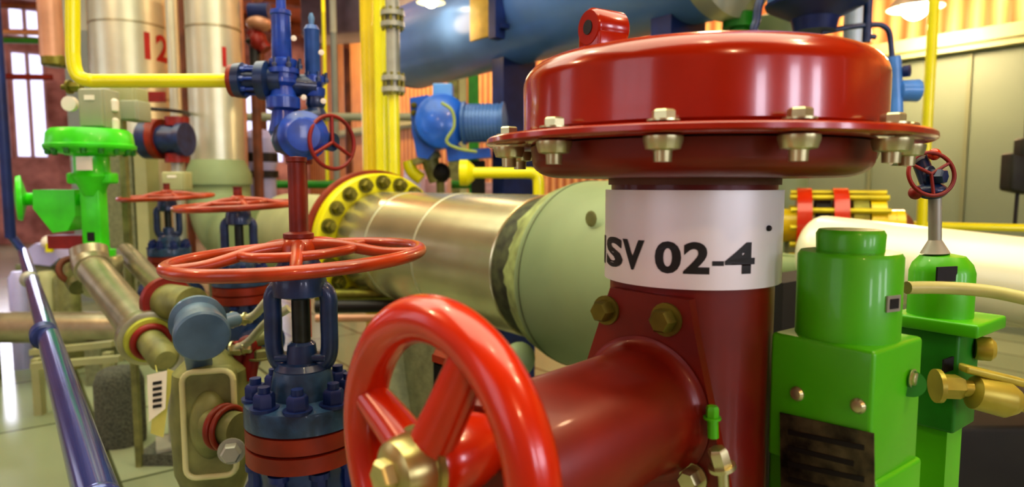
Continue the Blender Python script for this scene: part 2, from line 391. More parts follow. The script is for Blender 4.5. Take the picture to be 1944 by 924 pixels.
# gear housing and bracket plate
nax = NAX
pc = c0 - nax * .112
hz0 = W(850, 843, .54).z - .047
gc = Vector((hc.x, hc.y, hz0)); Ld = (Vector((pc.x, pc.y, 0)) - Vector((hc.x, hc.y, 0))).length
prof = [(.02, .052), (.069, .055), (.074, .062), (.074, Ld - .02)]
for i in range(1, 7):
    t = i / 6 * PI / 2; prof.append((.074 + .013 * (1 - math.cos(t)), Ld - .02 + .018 * math.sin(t)))
obj('gear_housing', MB().lathe(prof, gc, nax, 72), REDM, V)
obj('shaft', MB().cyl(hc + nax * .04, hc + nax * .1, .012), ZINC, V)
P = lambda px, py: HIT(px, py, pc, nax)
obj('bracket_plate', MB().poly([P(1158, 546), P(1308, 570), P(1320, 640), P(1378, 924), P(1420, 1150), P(1000, 1150), P(1085, 830), P(1112, 690)], nax * .014), REDM, V, smooth=False)
for px, py, r in ((1152, 588, .0135), (1266, 606, .0145), (1302, 836, .0125), (1318, 905, .0125)):
    obj('bolt', MB().hexb(P(px, py), -nax, r, .016, True), ZOLV if py < 700 else ZINC, V)
# green fitting between bracket and column + far bolts
gf = thing('tube_fitting', 'small green and brass tube fitting between red bracket and red column', 'fitting', W(1362, 840, .70))
obj('fitting_body', MB().hexb(W(1352, 795, .70), Z, .007, .012).cyl(W(1354, 830, .70), W(1353, 795, .70), .006), GRN, gf)
obj('fitting_nut', MB().hexb(W(1372, 890, .69), Vector((-.3, 0, 1)), .011, .02).cyl(W(1378, 1000, .69), W(1372, 885, .69), .006), ZINC, gf)

# ================================================================== GREEN POSITIONER (right foreground)
cor = Vector((.382, .68, 0))
A6 = Vector((.6, -.8, 0)); B6 = Vector((.8, .6, 0))
zt = W(1680, 668, .68).z
bc = cor - A6 * .06 + B6 * .06
G = thing('valve_positioner', 'bright green square box with round tower top and dark nameplate beside red valve', 'positioner', (bc.x, bc.y, 0))
obj('housing', MB().box(bc + Z * (zt - .075), (.12, .12, .15), A6, B6, bev=.005).box(bc + Z * (zt - .25) + B6 * .008, (.128, .115, .21), A6, B6, bev=.005), GRN, G)
obj('stand', MB().box(Vector((bc.x, bc.y, (zt - .35) / 2)), (.07, .07, zt - .35), A6, B6).box(Vector((bc.x, bc.y, .01)), (.2, .2, .02), A6, B6), GRD, G)
zc1 = W(1628, 484, .71).z; zc2 = W(1628, 436, .74).z
obj('tower', MB().lathe([(.056, zt - .002), (.056, zc1 - .006), (.053, zc1 - .001), (.04, zc1)], Vector((bc.x, bc.y, 0)), Z, 56), GRN, G)
obj('cap', MB().lathe([(.036, zc1 - .002), (.037, zc2 - .006), (.034, zc2 - .001), (0, zc2)], Vector((bc.x, bc.y, 0)), Z, 48), GRN, G)
fp = cor; FP = lambda px, py, o=0: HIT(px, py, cor - B6 * o, B6)
SP = lambda px, py, o=0: HIT(px, py, cor + A6 * o, A6)
mb = MB(); mb.poly([FP(1482, 782, .001), FP(1660, 822, .001), FP(1662, 1000, .001), FP(1484, 940, .001)], -B6 * .002)
NP = obj('nameplate', mb, NPL, G, smooth=False)
for i in range(5):
    y = 815 + i * 30
    obj('engraving', MB().poly([FP(1496, y, .0035), FP(1640 - 20 * (i % 2), y + 30, .0035), FP(1640 - 20 * (i % 2), y + 40, .0035), FP(1496, y + 9, .0035)], -B6 * .0004), BLK, NP, smooth=False)
for px, py in ((1514, 747), (1630, 770)): obj('screw', MB().lathe([(.0085, 0), (.0085, .002), (.006, .005), (.0, .006)], FP(px, py), -B6, 20), ZINC, G)
obj('side_recess', MB().cyl(SP(1730, 728), SP(1730, 728, .003), .015), GRD, G)
obj('side_screw', MB().hexb(SP(1733, 718, .003), A6, .008, .004), ZINC, G)
obj('square_tag', MB().box(Vector((bc.x, bc.y, 0)) + Vector((.43, -.905, 0)).normalized() * .0562 + Z * W(1688, 577, .71).z, (.022, .002, .018), Vector((.905, .43, 0)), Vector((-.43, .905, 0))), STL, G, smooth=False)
obj('tag_face', MB().box(Vector((bc.x, bc.y, 0)) + Vector((.43, -.905, 0)).normalized() * .0575 + Z * W(1688, 577, .71).z, (.014, .001, .011), Vector((.905, .43, 0)), Vector((-.43, .905, 0))), BLK, G, smooth=False)
# second green regulator
g2 = W(1783, 600, 1.0); G2 = thing('air_regulator', 'green domed air regulator behind the green square box, dark tag on dome', 'regulator', (g2.x, g2.y, 0))
o2 = Vector((g2.x, g2.y, 0)); z = lambda py, d=1.0, px=1783: W(px, py, d).z
obj('dome', MB().lathe([(.044, z(600)), (.044, z(515)), (.040, z(500)), (.030, z(485)), (.0, z(478))], o2, Z, 40), GRN, G2)
obj('flange', MB().box(o2 + X * .012 + Z * (z(608)), (.12, .12, .02), A, B, bev=.004), GRN, G2)
obj('body', MB().box(o2 + Z * ((z(608) + z(800)) / 2), (.085, .085, z(612) - z(800)), A, B, bev=.005), GRD, G2)
obj('leg', MB().box(o2 + Z * (z(800) / 2), (.06, .06, z(800)), A, B), GRN, G2)
obj('dark_tag', MB().box(W(1797, 520, .953), (.038, .003, .022), Vector((.95, .3, 0)), Vector((-.3, .95, 0))), BLK, G2, smooth=False)
obj('side_tag', MB().box(W(1805, 690, .945), (.03, .003, .02), Vector((.95, .3, .2)), Vector((-.3, .95, 0))), BLK, G2, smooth=False)
obj('knob', MB().lathe([(.016, 0), (.018, .004), (.018, .02), (.012, .026)], W(1850, 660, .98), Vector((.9, -.4, 0)), 20), BRS, G2)
obj('brass_port', MB().hexb(W(1775, 732, .93), Vector((1, -.15, 0)), .018, .03).cyl(W(1790, 732, .93), W(1845, 738, .92), .012), BRS, G2)
tag(obj('brass_valve', MB().lathe([(.012, 0), (.024, .006), (.026, .05), (.018, .065), (.012, .07), (.011, .2)], W(1840, 742, .92), Vector((1, -.1, -.22)), 24).box(W(1885, 712, .92), (.09, .02, .012), Vector((1, 0, -.25)), Y, bev=.004), BRS), 'olive brass shut-off fitting running off to the right from green regulator', 'fitting')
tag(obj('air_hose', MB().tube([W(1722, 546, .86), W(1790, 546, .87), W(1870, 552, .86), W(1944, 566, .84), W(2040, 590, .82)], .0085), mat('hose_beige', (190, 190, 120), .45, 0, .1, 9)), 'beige air hose running right from green tower in front of white pipe', 'hose')
# vent rod + needle valve
nv = thing('needle_valve', 'small valve with tiny red handwheel on grey rod above green dome', 'valve', W(1775, 478, 1.0))
obj('rod', MB().cyl(W(1775, 478, 1.0), W(1775, 372, 1.0), .009).cyl(W(1775, 480, 1.0), W(1775, 455, 1.0), .02, .009), STL, nv)
obj('body', MB().ball(W(1768, 362, 1.0), .022, Z, .6).cyl(W(1768, 360, 1.0), W(1745, 300, 1.02), .012).hexb(W(1762, 335, 1.0), Vector((.5, -.8, 0)), .012, .02), NAVY, nv)
wc = W(1768, 330, .985); wax = Vector((-.05, -1, .25)).normalized()
w_ = obj('handwheel', MB().torus(wc, wax, .033, .003, 48, 10), REDD, nv)
u, v, a = basis(wax)
for k in range(3):
    t = 2 * PI * k / 3 + .5; obj('spoke', MB().cyl(wc, wc + (u * math.cos(t) + v * math.sin(t)) * .033, .0025, seg=10), REDD, w_)
obj('end_cap', MB().ball(W(1774, 293, 1.0), .009), REDW, nv)
obj('end_cap', MB().ball(W(1738, 366, 1.0), .010), REDD, nv)
obj('side_body', MB().cyl(W(1700, 288, 1.03), W(1750, 300, 1.02), .022, .014), STL, nv)

# ================================================================== ROW OF GATE VALVES
p1 = W(568, 487, 1.235); z0 = p1.z
GV = thing('gate_valve', 'nearest dark blue gate valve with large orange-red handwheel and red stem tube', 'valve', (p1.x, p1.y, 0), None)
vc = Vector((p1.x, p1.y, 0)); R1 = .237; ax = Vector((-.045, -.02, 1)).normalized()
def q(x, y, zz): return vc + Vector((x, y, z0 + zz))
# wheel with raised hub
wh = obj('handwheel', MB().torus(q(0, 0, 0), ax, R1 - .011, .0125, 96, 16, sx=.95), ORW, GV)
u, v, a = basis(ax)
for k in range(5):
    t = 2 * PI * k / 5 + .35; d = u * math.cos(t) + v * math.sin(t)
    obj('spoke', MB().tube([q(0, 0, .022) + d * .02, q(0, 0, .018) + d * .08, q(0, 0, .002) + d * .16, q(0, 0, 0) + d * (R1 - .012)], [.013, .009], 12), ORW, wh)
obj('hub', MB().lathe([(.022, -.01), (.036, 0), (.036, .022), (.026, .036), (.02, .04)], q(0, 0, 0), Z, 32).torus(q(0, 0, .012), ax, .105, .009, 56, 10), ORW, wh)
obj('stem_tube', MB().lathe([(.028, 0), (.028, .008), (.0165, .012), (.0165, .14), (.019, .142), (.019, .15), (0, .152)], q(0, 0, .036), Z, 28), mat('stem_red', (112, 32, 14), .45, 0, .25, 18, bump=.2), GV)
zy1, zy0 = -.052, -.212     # yoke
for s in (-1, 1):
    obj('yoke_arm', MB().tube([q(s * .0, 0, zy1 - .004), q(s * .035, 0, zy1 - .006), q(s * .052, 0, zy1 - .022), q(s * .053, 0, zy1 - .06), q(s * .052, 0, zy0 + .03), q(s * .036, 0, zy0 + .004), q(s * .0, 0, zy0)], .0165, 14), NAVY, GV)
obj('yoke_top', MB().lathe([(.03, zy1 + .055), (.045, zy1 + .03), (.05, zy1), (.05, zy1 - .02), (.03, zy1 - .026)], q(0, 0, 0), Z, 32), NAVY, GV)
obj('stem', MB().cyl(q(0, 0, zy0 - .02), q(0, 0, .0), .017), mat('stem_dark', (60, 66, 60), .35, .7, .2, 20), GV)
obj('gland', MB().lathe([(.05, zy0 - .035), (.05, zy0 + .0), (.042, zy0 + .01), (.03, zy0 + .012), (.026, zy0 + .045), (.02, zy0 + .05)], q(0, 0, 0), Z, 32).box(q(0, 0, zy0 + .02), (.1, .035, .014), bev=.004), NAVY, GV)
zb = zy0 - .022
obj('bonnet', MB().lathe([(.052, zb + .02), (.056, zb), (.06, zb - .032), (.106, zb - .038), (.108, zb - .045), (.108, zb - .078), (.1, zb - .08)], q(0, 0, 0), Z, 56), mat('bonnet_blue', (40, 72, 104), .4, 0, .3, 30, .2, bump=.25), GV)
for k in range(8):
    t = 2 * PI * (k + .25) / 8
    obj('stud_nut', MB().hexb(q(.086 * math.cos(t), .086 * math.sin(t), zb - .038), Z, .0195, .026, True, shank=.014), DBLUE, GV)
for k in range(2):
    obj('body_flange', MB().lathe([(.1, zb - .080 - .036 * k), (.107, zb - .0825 - .036 * k), (.107, zb - .112 - .036 * k), (.1, zb - .115 - .036 * k)], q(0, 0, 0), Z, 56), ORF, GV)
zz = zb - .152
obj('body', MB().lathe([(.09, zz), (.085, zz - .03), (.1, zz - .12), (.085, zz - .2), (.06, zz - .26)], q(0, 0, 0), Z, 40).cyl(q(-.11, .13, zz - .14), q(.11, -.13, zz - .14), .07), NAVY, GV)
for xx, yy in ((-.08, -.04), (.05, -.075), (-.02, -.088), (.085, -.02)): obj('lower_stud', MB().hexb(q(xx, yy, zz), -Z, .014, .05), DBLUE, GV)
hb_ = z0 + zz - .26
obj('pedestal', MB().cyl(vc, vc + Z * (hb_ + .01), .045).box(vc + Z * .01, (.22, .22, .02)), STL, GV)
p2 = W(452, 390, 2.6); dz = p2.z - z0
v2 = dup(GV, (p2.x, p2.y, dz), 'middle dark blue gate valve with orange handwheel, just behind the nearest one', .3)
p3 = W(317, 374, 3.55)
v3 = dup(GV, (p3.x, p3.y, p3.z - z0), 'farthest gate valve of the row, thin orange handwheel beside green control valve', .5)
for vv in (GV, v2, v3): vv['group'] = 'gate valves in a row along the pipe'
for vv in (v2, v3):       # these two carry a short dome nut in place of the long tube
    for ch in [c for c in bpy.data.objects if c.parent == vv and c.name.startswith('stem_tube')]: ch.scale = (1, 1, .28); ch.location = (0, 0, (z0 + .03) * .72)
for vv, d in ((v2, p2), (v3, p3)):
    if vv.location.z > .001:
        tag(obj('plinth', MB().box((d.x, d.y, vv.location.z / 2 - .001), (.3, .3, vv.location.z - .004)), CONC), 'low concrete plinth under %s gate valve' % ('the middle' if vv is v2 else 'the farthest'), 'plinth')

# ================================================================== INSULATED PIPE (centre)
zc = 1.16; er = Vector((.153, 2.68, zc)); el = er - A * 1.48
IP = thing('insulated_pipe', 'thick aluminium-clad pipe running from yellow flange toward cream end section', 'pipe', (el.x, el.y, 0))
obj('cladding', MB().lathe([(.298, 0), (.298, 1.47), (.29, 1.475)], el, A, 96), SIL, IP)
for sft in (.36, .86):
    obj('cladding_band', MB().lathe([(.2985, sft - .006), (.3005, sft - .003), (.3005, sft + .006), (.2985, sft + .008)], el, A, 96), SILB, IP)
obj('yellow_flange', MB().lathe([(.29, -.1), (.40, -.1), (.405, -.095), (.405, -.02), (.395, -.012), (.29, -.012)], el, A, 96), YEL, IP)
for k in range(20):
    t = 2 * PI * k / 20; u, v, a = basis(A)
    obj('flange_bolt', MB().hexb(el - A * .012 + (u * math.cos(t) + v * math.sin(t)) * .352, A, .032, .05, True, .02), ZOLV, IP)
obj('mating_flange', MB().lathe([(.2, -.16), (.425, -.16), (.425, -.105), (.2, -.105)], el, A, 96), ORF, IP)
obj('pipe_spool', MB().lathe([(.27, -1.6), (.27, -.15)], el, A, 64), BOXC, IP)
obj('inner_gap', MB().lathe([(.29, 1.46), (.285, 1.66)], el, A, 72), GAP, IP)
ragged = MB(); u, v, a = basis(A); N = 90
r1 = []; 
for i in range(N):
    t = 2 * PI * i / N; d = u * math.cos(t) + v * math.sin(t); ro = .302 + .016 * random.random()
    r1.append([ragged.bm.verts.new(er + A * (.095 + .035 * random.random()) + d * ro), ragged.bm.verts.new(er + A * .15 + d * .335), ragged.bm.verts.new(er + A * .22 + d * .352)])
for i in range(N):
    a_, b_ = r1[i], r1[(i + 1) % N]
    for k in range(2): ragged.bm.faces.new([a_[k], a_[k + 1], b_[k + 1], b_[k]])
obj('ragged_edge', ragged, CRG, IP, angle=80)
cr = [(.352, .218), (.353, .23), (.350, .232), (.353, .236), (.36, .72)]
for i in range(1, 9):
    t = i / 8 * PI / 2; cr.append((.36 * math.cos(t), .72 + .1 * math.sin(t)))
obj('cream_section', MB().lathe(cr, er, A, 96, cap=False), CRM, IP)
obj('cladding_seam', MB().torus(er + A * .245, A, .3535, .0022, 96, 6), GAP, IP)
obj('saddle', MB().box(el + A * .6 - Z * .72, (.16, .4, .88), A, B).box(er + A * .5 - Z * .75, (.16, .4, .82), A, B), SKID, IP)
obj('damage_patch', MB().lathe([(0, .0), (.02, .003), (.026, 0)], HIT(1122, 415, er - B * .3, B), -B, 12), OLV, IP)
obj('drain_boss', MB().ball(W(985, 682, 2.35), .065, A, .8), CRM, IP)

# ================================================================== SMALL BORE LINE (left)
fa, ne = W(178, 512, 2.85), W(280, 640, 2.2); dd = (ne - fa).normalized()
SP_ = thing('steel_pipe', 'bare steel pipe slanting down from the green control valve to a flange ring', 'pipe', (ne.x, ne.y, 0))
obj('pipe', MB().cyl(fa - dd * .02, ne, .066, seg=40), SILP, SP_)
obj('end_ring', MB().lathe([(.062, -.03), (.092, -.03), (.095, -.02), (.095, .015), (.08, .02), (.062, .02)], ne, dd, 48), SILP, SP_)
obj('gasket', MB().lathe([(.06, .02), (.078, .02), (.076, .035), (.06, .035)], ne, dd, 40), mat('gasket_lime', (176, 186, 70), .5, 0, .15, 12), SP_)
obj('red_flange', MB().torus(ne + dd * .045, dd, .054, .011, 40, 12), REDD, SP_)
obj('inner_spool', MB().lathe([(.045, .0), (.045, .2), (.03, .22)], ne, dd, 32), OLV, SP_)
obj('elbow', MB().tube([fa - dd * .0, fa - dd * .06 + Z * .02, fa - dd * .09 + Z * .07], .075, 24), SILP, SP_)
# second parallel pipe
fb, nb = W(238, 478, 3.3), W(318, 560, 2.7)
tag(obj('branch_pipe', MB().cyl(fb, nb, .045).cyl(nb, nb + (nb - fb).normalized() * .05, .09), SILP), 'thinner steel pipe just right of the slanting bare steel pipe', 'pipe')
# red flanged coupling near (305,565)
fc = W(318, 572, 2.25)
cpl = thing('pipe_coupling', 'short olive pipe piece with dark red ring, left of second handwheel valve', 'coupling', (fc.x, fc.y, 0))
obj('ring', MB().lathe([(.03, -.02), (.084, -.02), (.084, .01), (.03, .01)], fc, Vector((.75, -.66, 0)), 40), REDD, cpl)
obj('spool', MB().cyl(fc, fc + Vector((.75, -.5, 0)) * .17, .062, seg=32), OLV, cpl)
# transmitter
tA = Vector((.5, -.83, -.2)).normalized(); tf = W(385, 640, 1.33)
TR = thing('pressure_transmitter', 'grey-blue round transmitter head on the olive body, left of nearest valve', 'transmitter', tf - Z * .08)
obj('housing', MB().lathe([(.045, -.105), (.056, -.1), (.058, -.085), (.048, -.078), (.048, -.035), (.054, -.03), (.055, -.005), (.051, 0), (0, .001)], tf, tA, 48), GBLUE, TR)
obj('housing_lug', MB().cyl(W(400, 618, 1.42), W(446, 606, 1.5), .018).cyl(W(372, 650, 1.42), W(380, 700, 1.48), .028), GBLUE, TR)
for a_, b_, c_ in (((445, 606), (480, 600), (512, 566)), ((445, 662), (472, 648), (508, 610))):
    cd = thing('cable_conduit', '%s cream cable conduit from transmitter toward blue yoke' % ('upper' if a_[1] == 606 else 'lower'), 'conduit', W(*a_, 1.54))
    obj('conduit', MB().tube([W(*a_, 1.54), W(*b_, 1.53), W(*c_, 1.5), W(c_[0] + 40, c_[1] - 25, 1.5)], .010, 12), mat('conduit_cream', (190, 196, 160), .4, .4, .1, 9), cd)
    obj('gland_nut', MB().hexb(W(a_[0] - 6, a_[1] + 1, 1.54), X, .015, .022).hexb(W(a_[0] + 18, a_[1] - 1, 1.535), X, .012, .016), ZINC, cd)
# olive body under transmitter
ob = W(395, 800, 1.5)
OB = thing('check_valve', 'olive steel valve body with rounded rectangular cover, below grey-blue transmitter', 'valve', (ob.x, ob.y, 0))
zt_ = W(395, 690, 1.5).z; zb_ = W(395, 930, 1.4).z
obj('body', MB().lathe([(.05, zb_ - .1), (.085, zb_), (.09, (zt_ + zb_) / 2), (.08, zt_ - .02), (.05, zt_ + .01), (.03, zt_ + .03)], Vector((ob.x, ob.y + .02, 0)), Z, 40), OLV, OB)
obj('leg', MB().cyl((ob.x, ob.y + .02, 0), (ob.x, ob.y + .02, zb_ - .08), .05), OLV, OB)
cv = W(398, 805, 1.4); ux = Vector((.97, .22, 0)); ny = Vector((.22, -.97, 0))
fr = MB(); hw_, hh = .052, .118; rc = .022
pts = []
for sx_, sz_, a0 in ((1, 1, 0), (-1, 1, 90), (-1, -1, 180), (1, -1, 270)):
    for i in range(5):
        t = math.radians(a0 + 22.5 * i); pts.append(cv + ux * (sx_ * (hw_ - rc) + rc * math.cos(t)) + Z * (sz_ * (hh - rc) + rc * math.sin(t)))
fr.tube(pts + [pts[0]], .0065, 10, smooth=0); obj('cover_rim', fr, mat('rim_cream', (206, 208, 150), .45, 0, .1, 9), OB)
obj('cover', MB().poly(pts, -ny * .05), OLV, OB)
obj('cover_dome', MB().ball(cv + Z * .0 , .04, Z, 1.9), OLV, OB)
nz = W(436, 812, 1.34)
fl = thing('bonnet_nozzle', 'red-ringed nozzle at the left edge of the nearest orange body flange', 'nozzle', nz - Z * .06)
nd = Vector((.9, -.42, 0)).normalized()
obj('ring', MB().torus(nz - nd * .02, nd, .042, .0075, 40, 12), ORF, fl); obj('ring', MB().torus(nz - nd * .002, nd, .043, .006, 40, 12), ORF, fl)
obj('nozzle', MB().lathe([(.03, -.06), (.036, -.02), (.036, .03)], nz, nd, 32), OLV, fl)
obj('plug', MB().hexb(W(440, 855, 1.3), Vector((.3, -1, 0)), .02, .02), STL, fl)
# extra clutter between transmitter and yoke
rv = thing('bleed_valve', 'little red and olive bleed valve between transmitter and blue yoke', 'valve', W(470, 720, 1.55))
obj('body', MB().cyl(W(450, 700, 1.55), W(455, 650, 1.55), .016).ball(W(470, 655, 1.55), .024).cyl(W(470, 720, 1.55), W(480, 655, 1.56), .02), REDD, rv)
obj('stem', MB().cyl(W(480, 650, 1.56), W(515, 635, 1.58), .016).hexb(W(494, 680, 1.56), Z, .022, .02), OLV, rv)
obj('support_arm', MB().cyl(W(470, 715, 1.55), W(425, 740, 1.52), .015), OLV, rv)
# tags
tg = thing('paper_tag', 'white paper tag with dark print hanging below the steel pipe end', 'tag', W(298, 800, 2.0))
obj('tag', MB().poly([W(279, 712, 2.0), W(317, 703, 2.0), W(314, 775, 2.0), W(283, 800, 2.0)], Y * .001), TAGW, tg, smooth=False)
for i in range(5): obj('print_line', MB().poly([W(290, 725 + 11 * i, 1.998), W(307, 722 + 11 * i, 1.998), W(307, 728 + 11 * i, 1.998), W(290, 731 + 11 * i, 1.998)], -Y * .0005), BLK, tg, smooth=False)
obj('string', MB().tube([W(298, 706, 2.0), W(292, 680, 2.05), W(285, 668, 2.12)], .0015, 6), TAGY, tg)
tag(obj('cloth_tag', MB().poly([W(318, 700, 2.02), W(332, 705, 2.02), W(318, 770, 2.02), W(310, 830, 2.02), W(286, 822, 2.02), W(290, 770, 2.02)], Y * .0015), TAGY, smooth=False), 'pale yellow strip of cloth hanging behind the white paper tag', 'tag')
# speckled shadow solid, low pipe, frame, handrail
pf = Wz(232, 838, 0); 
tag(obj('shadow_solid', MB().lathe([(.125, 0), (.13, .05), (.13, .36), (.11, .42), (.08, .44)], (pf.x, pf.y, 0), Z, 40), CONC), 'shadow built as a dark grey speckled round pier on the floor left of the white tag', 'solid')  # solid built for a dark floor patch taken as the pipe end's shadow
lpA, lpB = W(-160, 621, 4.9), W(250, 621, 4.9)
LPp = thing('low_pipe', 'fat steel pipe lying low across the floor behind the blue handrail', 'pipe', (lpA.x + .8, lpA.y, 0))
obj('pipe', MB().cyl(lpA, lpB, .118, seg=40), SILP, LPp)
for t in (.3, .85):
    p = lpA.lerp(lpB, t); obj('saddle', MB().box((p.x, p.y, (p.z - .1) / 2), (.12, .2, p.z - .1)), SKID, LPp)
fra = thing('floor_frame', 'low cream channel frame on the floor in front of the low steel pipe', 'frame', (W(140, 690, 4.4).x, W(140, 690, 4.4).y, 0))
for px0, py0, px1, py1, d in ((60, 668, 215, 652, 4.3), (62, 694, 230, 680, 4.1)):
    a_, b_ = W(px0, py0, d), W(px1, py1, d); ux_ = (b_ - a_).normalized(); obj('rail', MB().box((a_ + b_) / 2, ((b_ - a_).length, .05, .04), ux_, Y), BOXC, fra, smooth=False)
for px, py in ((70, 680), (205, 668)):
    p = W(px, py, 4.2); obj('post', MB().box((p.x, p.y, p.z / 2), (.05, .05, p.z)), BOXC, fra, smooth=False)
vp = W(20, 450, 3.95)
zr_ = 1.1; h0, h1 = Wz(190, 960, zr_), Wz(44, 478, zr_)
rl = thing('handrail', 'shiny dark blue tubular handrail slanting across the lower left', 'handrail', (h1.x, h1.y, 0))
obj('rail', MB().cyl(h0, h1, .026, seg=32), RAIL, rl)
hm = Wz(84, 636, zr_); dm = (h1 - h0).normalized(); obj('coupling', MB().lathe([(.027, -.035), (.033, -.03), (.033, .03), (.027, .035)], hm, dm, 32), DBLUE, rl)
for h_ in (h0,): obj('post', MB().cyl((h_.x, h_.y, 0), h_, .026).ball(h_, .029), RAIL, rl)
obj('elbow', MB().tube([h1, h1 + dm * .1, (vp.x, vp.y, zr_ + .1)], .024), RAIL, rl)
obj('upright_joint', MB().ball(Wz(56, 530, zr_), .036), STL, rl)
vp = W(20, 450, 3.95); tag(obj('riser_pipe', MB().cyl((vp.x, vp.y, zr_ + .08), (vp.x, vp.y, H), .029, seg=24), DBLUE), 'slim dark blue vertical pipe at the left edge in front of the window', 'pipe')

# ================================================================== GREEN CONTROL VALVE (left)
d = 3.0; gp = W(184, 480, d); GVL = thing('green_control_valve', 'lime green control valve with round diaphragm top, in front of left window', 'valve', (gp.x, gp.y, 0))
q0 = Vector((gp.x, gp.y, 0)); zz_ = lambda py: W(184, py, d).z
obj('diaphragm_case', MB().lathe([(.08, zz_(296)), (.15, zz_(290)), (.178, zz_(284)), (.182, zz_(281)), (.182, zz_(276)), (.174, zz_(274)), (.168, zz_(254)), (.15, zz_(246)), (.0, zz_(243))], q0, Z, 56), GRL, GVL)
for k in range(16):
    t = 2 * PI * k / 16; obj('case_bolt', MB().hexb(q0 + Vector((.165 * math.cos(t), .165 * math.sin(t), zz_(284))), -Z, .012, .02), GRD, GVL)
obj('yoke', MB().lathe([(.042, zz_(372)), (.06, zz_(352)), (.088, zz_(335)), (.072, zz_(325)), (.072, zz_(296))], q0, Z, 32).box(q0 + Z * ((zz_(350) + zz_(478)) / 2), (.09, .07, zz_(350) - zz_(478)), bev=.012).box(q0 + Z * zz_(338), (.2, .07, .05), bev=.01), GRL, GVL)
obj('yoke_window', MB().box(q0 - Y * .036 + Z * zz_(448), (.032, .004, .04)), BLK, GVL)
obj('base_flange', MB().lathe([(.075, zz_(486)), (.078, zz_(474))], q0, Z, 32), GRL, GVL)
obj('body', MB().lathe([(.1, zz_(515)), (.105, zz_(494)), (.1, zz_(486)), (.06, zz_(485))], q0, Z, 40).ball(q0 + Z * zz_(525), .1), SILP, GVL)
obj('small_plate', MB().box(W(160, 310, d - .1), (.07, .004, .06)), TAGW, GVL, smooth=False)
pl = lambda px, py, dd_=d: W(px, py, dd_)
obj('side_chamber', MB().poly([pl(62, 360), pl(141, 360), pl(143, 410), pl(128, 438), pl(100, 442), pl(62, 395)], Y * .12), GRL, GVL, smooth=False)
obj('chamber_neck', MB().cyl(pl(40, 378, d + .06), pl(175, 378, d + .06), .03), GRL, GVL)
obj('end_disc', MB().lathe([(.02, -.02), (.1, -.012), (.105, 0), (.105, .008), (.02, .03)], pl(37, 376, d + .06), Vector((.8, .6, 0)), 40), GRL, GVL)
obj('red_block', MB().box(pl(137, 458, d + .05), (.16, .1, .06)), REDD, GVL)
# enclosures on top
def encl(name, x0, y0, x1, y1, d_, m, label, cat, dep=.12, knob=True):
    c = W((x0 + x1) / 2, (y0 + y1) / 2, d_); w, h = S(x1 - x0, d_), S(y1 - y0, d_)
    t = thing(name, label, cat, c - Z * h / 2)
    obj('case', MB().box(c + Y * dep / 2, (w, dep, h), bev=.008), m, t)
    obj('lid', MB().box(c - Y * .008, (w * .93, .018, h * .93), bev=.006), m, t)
    if knob: obj('label_plate', MB().box(c - Y * .019 + Z * h * .25, (w * .4, .003, h * .12)), TAGW, t, smooth=False)
    return t
encl('instrument_box', 152, 168, 199, 242, 2.98, BOXG, 'grey instrument box standing on top of the green diaphragm case', 'box')
encl('junction_box', 211, 165, 257, 192, 3.3, BOXC, 'upper cream junction box just under the yellow pipe, left of the 12 vessel base', 'box', knob=False)
encl('junction_box', 228, 190, 262, 228, 3.25, BOXG, 'lower olive-grey junction box right of the grey instrument box', 'box', knob=False)
encl('small_panel', 308, 326, 350, 362, 4.6, BOXC, 'small pale cream panel box between slim pipes and green valve', 'box')
rackp = W(232, 240, 3.4)
rk = thing('instrument_rack', 'thin dark stand carrying the junction boxes behind the green valve', 'rack', (rackp.x, rackp.y, 0))
obj('post', MB().box((rackp.x, rackp.y, 1.0), (.03, .03, 2.0)), OLV, rk)
obj('arm', MB().box(W(232, 178, 3.43), (.2, .03, .03)).box(W(240, 215, 3.4), (.12, .03, .03)), STL, rk)
for px, py in ((215, 200), (216, 236)):
    tag(obj('air_filter', MB().lathe([(.012, -.03), (.022, -.025), (.024, .02), (.012, .03)], W(px, py, 3.05), Z, 20).cyl(W(px, py, 3.05), W(px, py, 3.12), .008), WHT), '%s little white filter bowl right of the grey instrument box' % ('upper' if py == 200 else 'lower'), 'filter')
tag(obj('gauge', MB().lathe([(.03, 0), (.034, .008), (.034, .03), (.0, .032)], W(138, 198, 3.08), -Y, 28).cyl(W(138, 200, 3.09), W(150, 200, 3.09), .01), WHT), 'small pale gauge left of the grey instrument box', 'gauge')
tag(obj('yellow_fitting', MB().hexb(W(130, 165, 3.08), X, .024, .05).cyl(W(118, 165, 3.08), W(155, 168, 3.08), .012), ZOLV), 'yellow-olive pipe fitting above the small pale gauge', 'fitting')
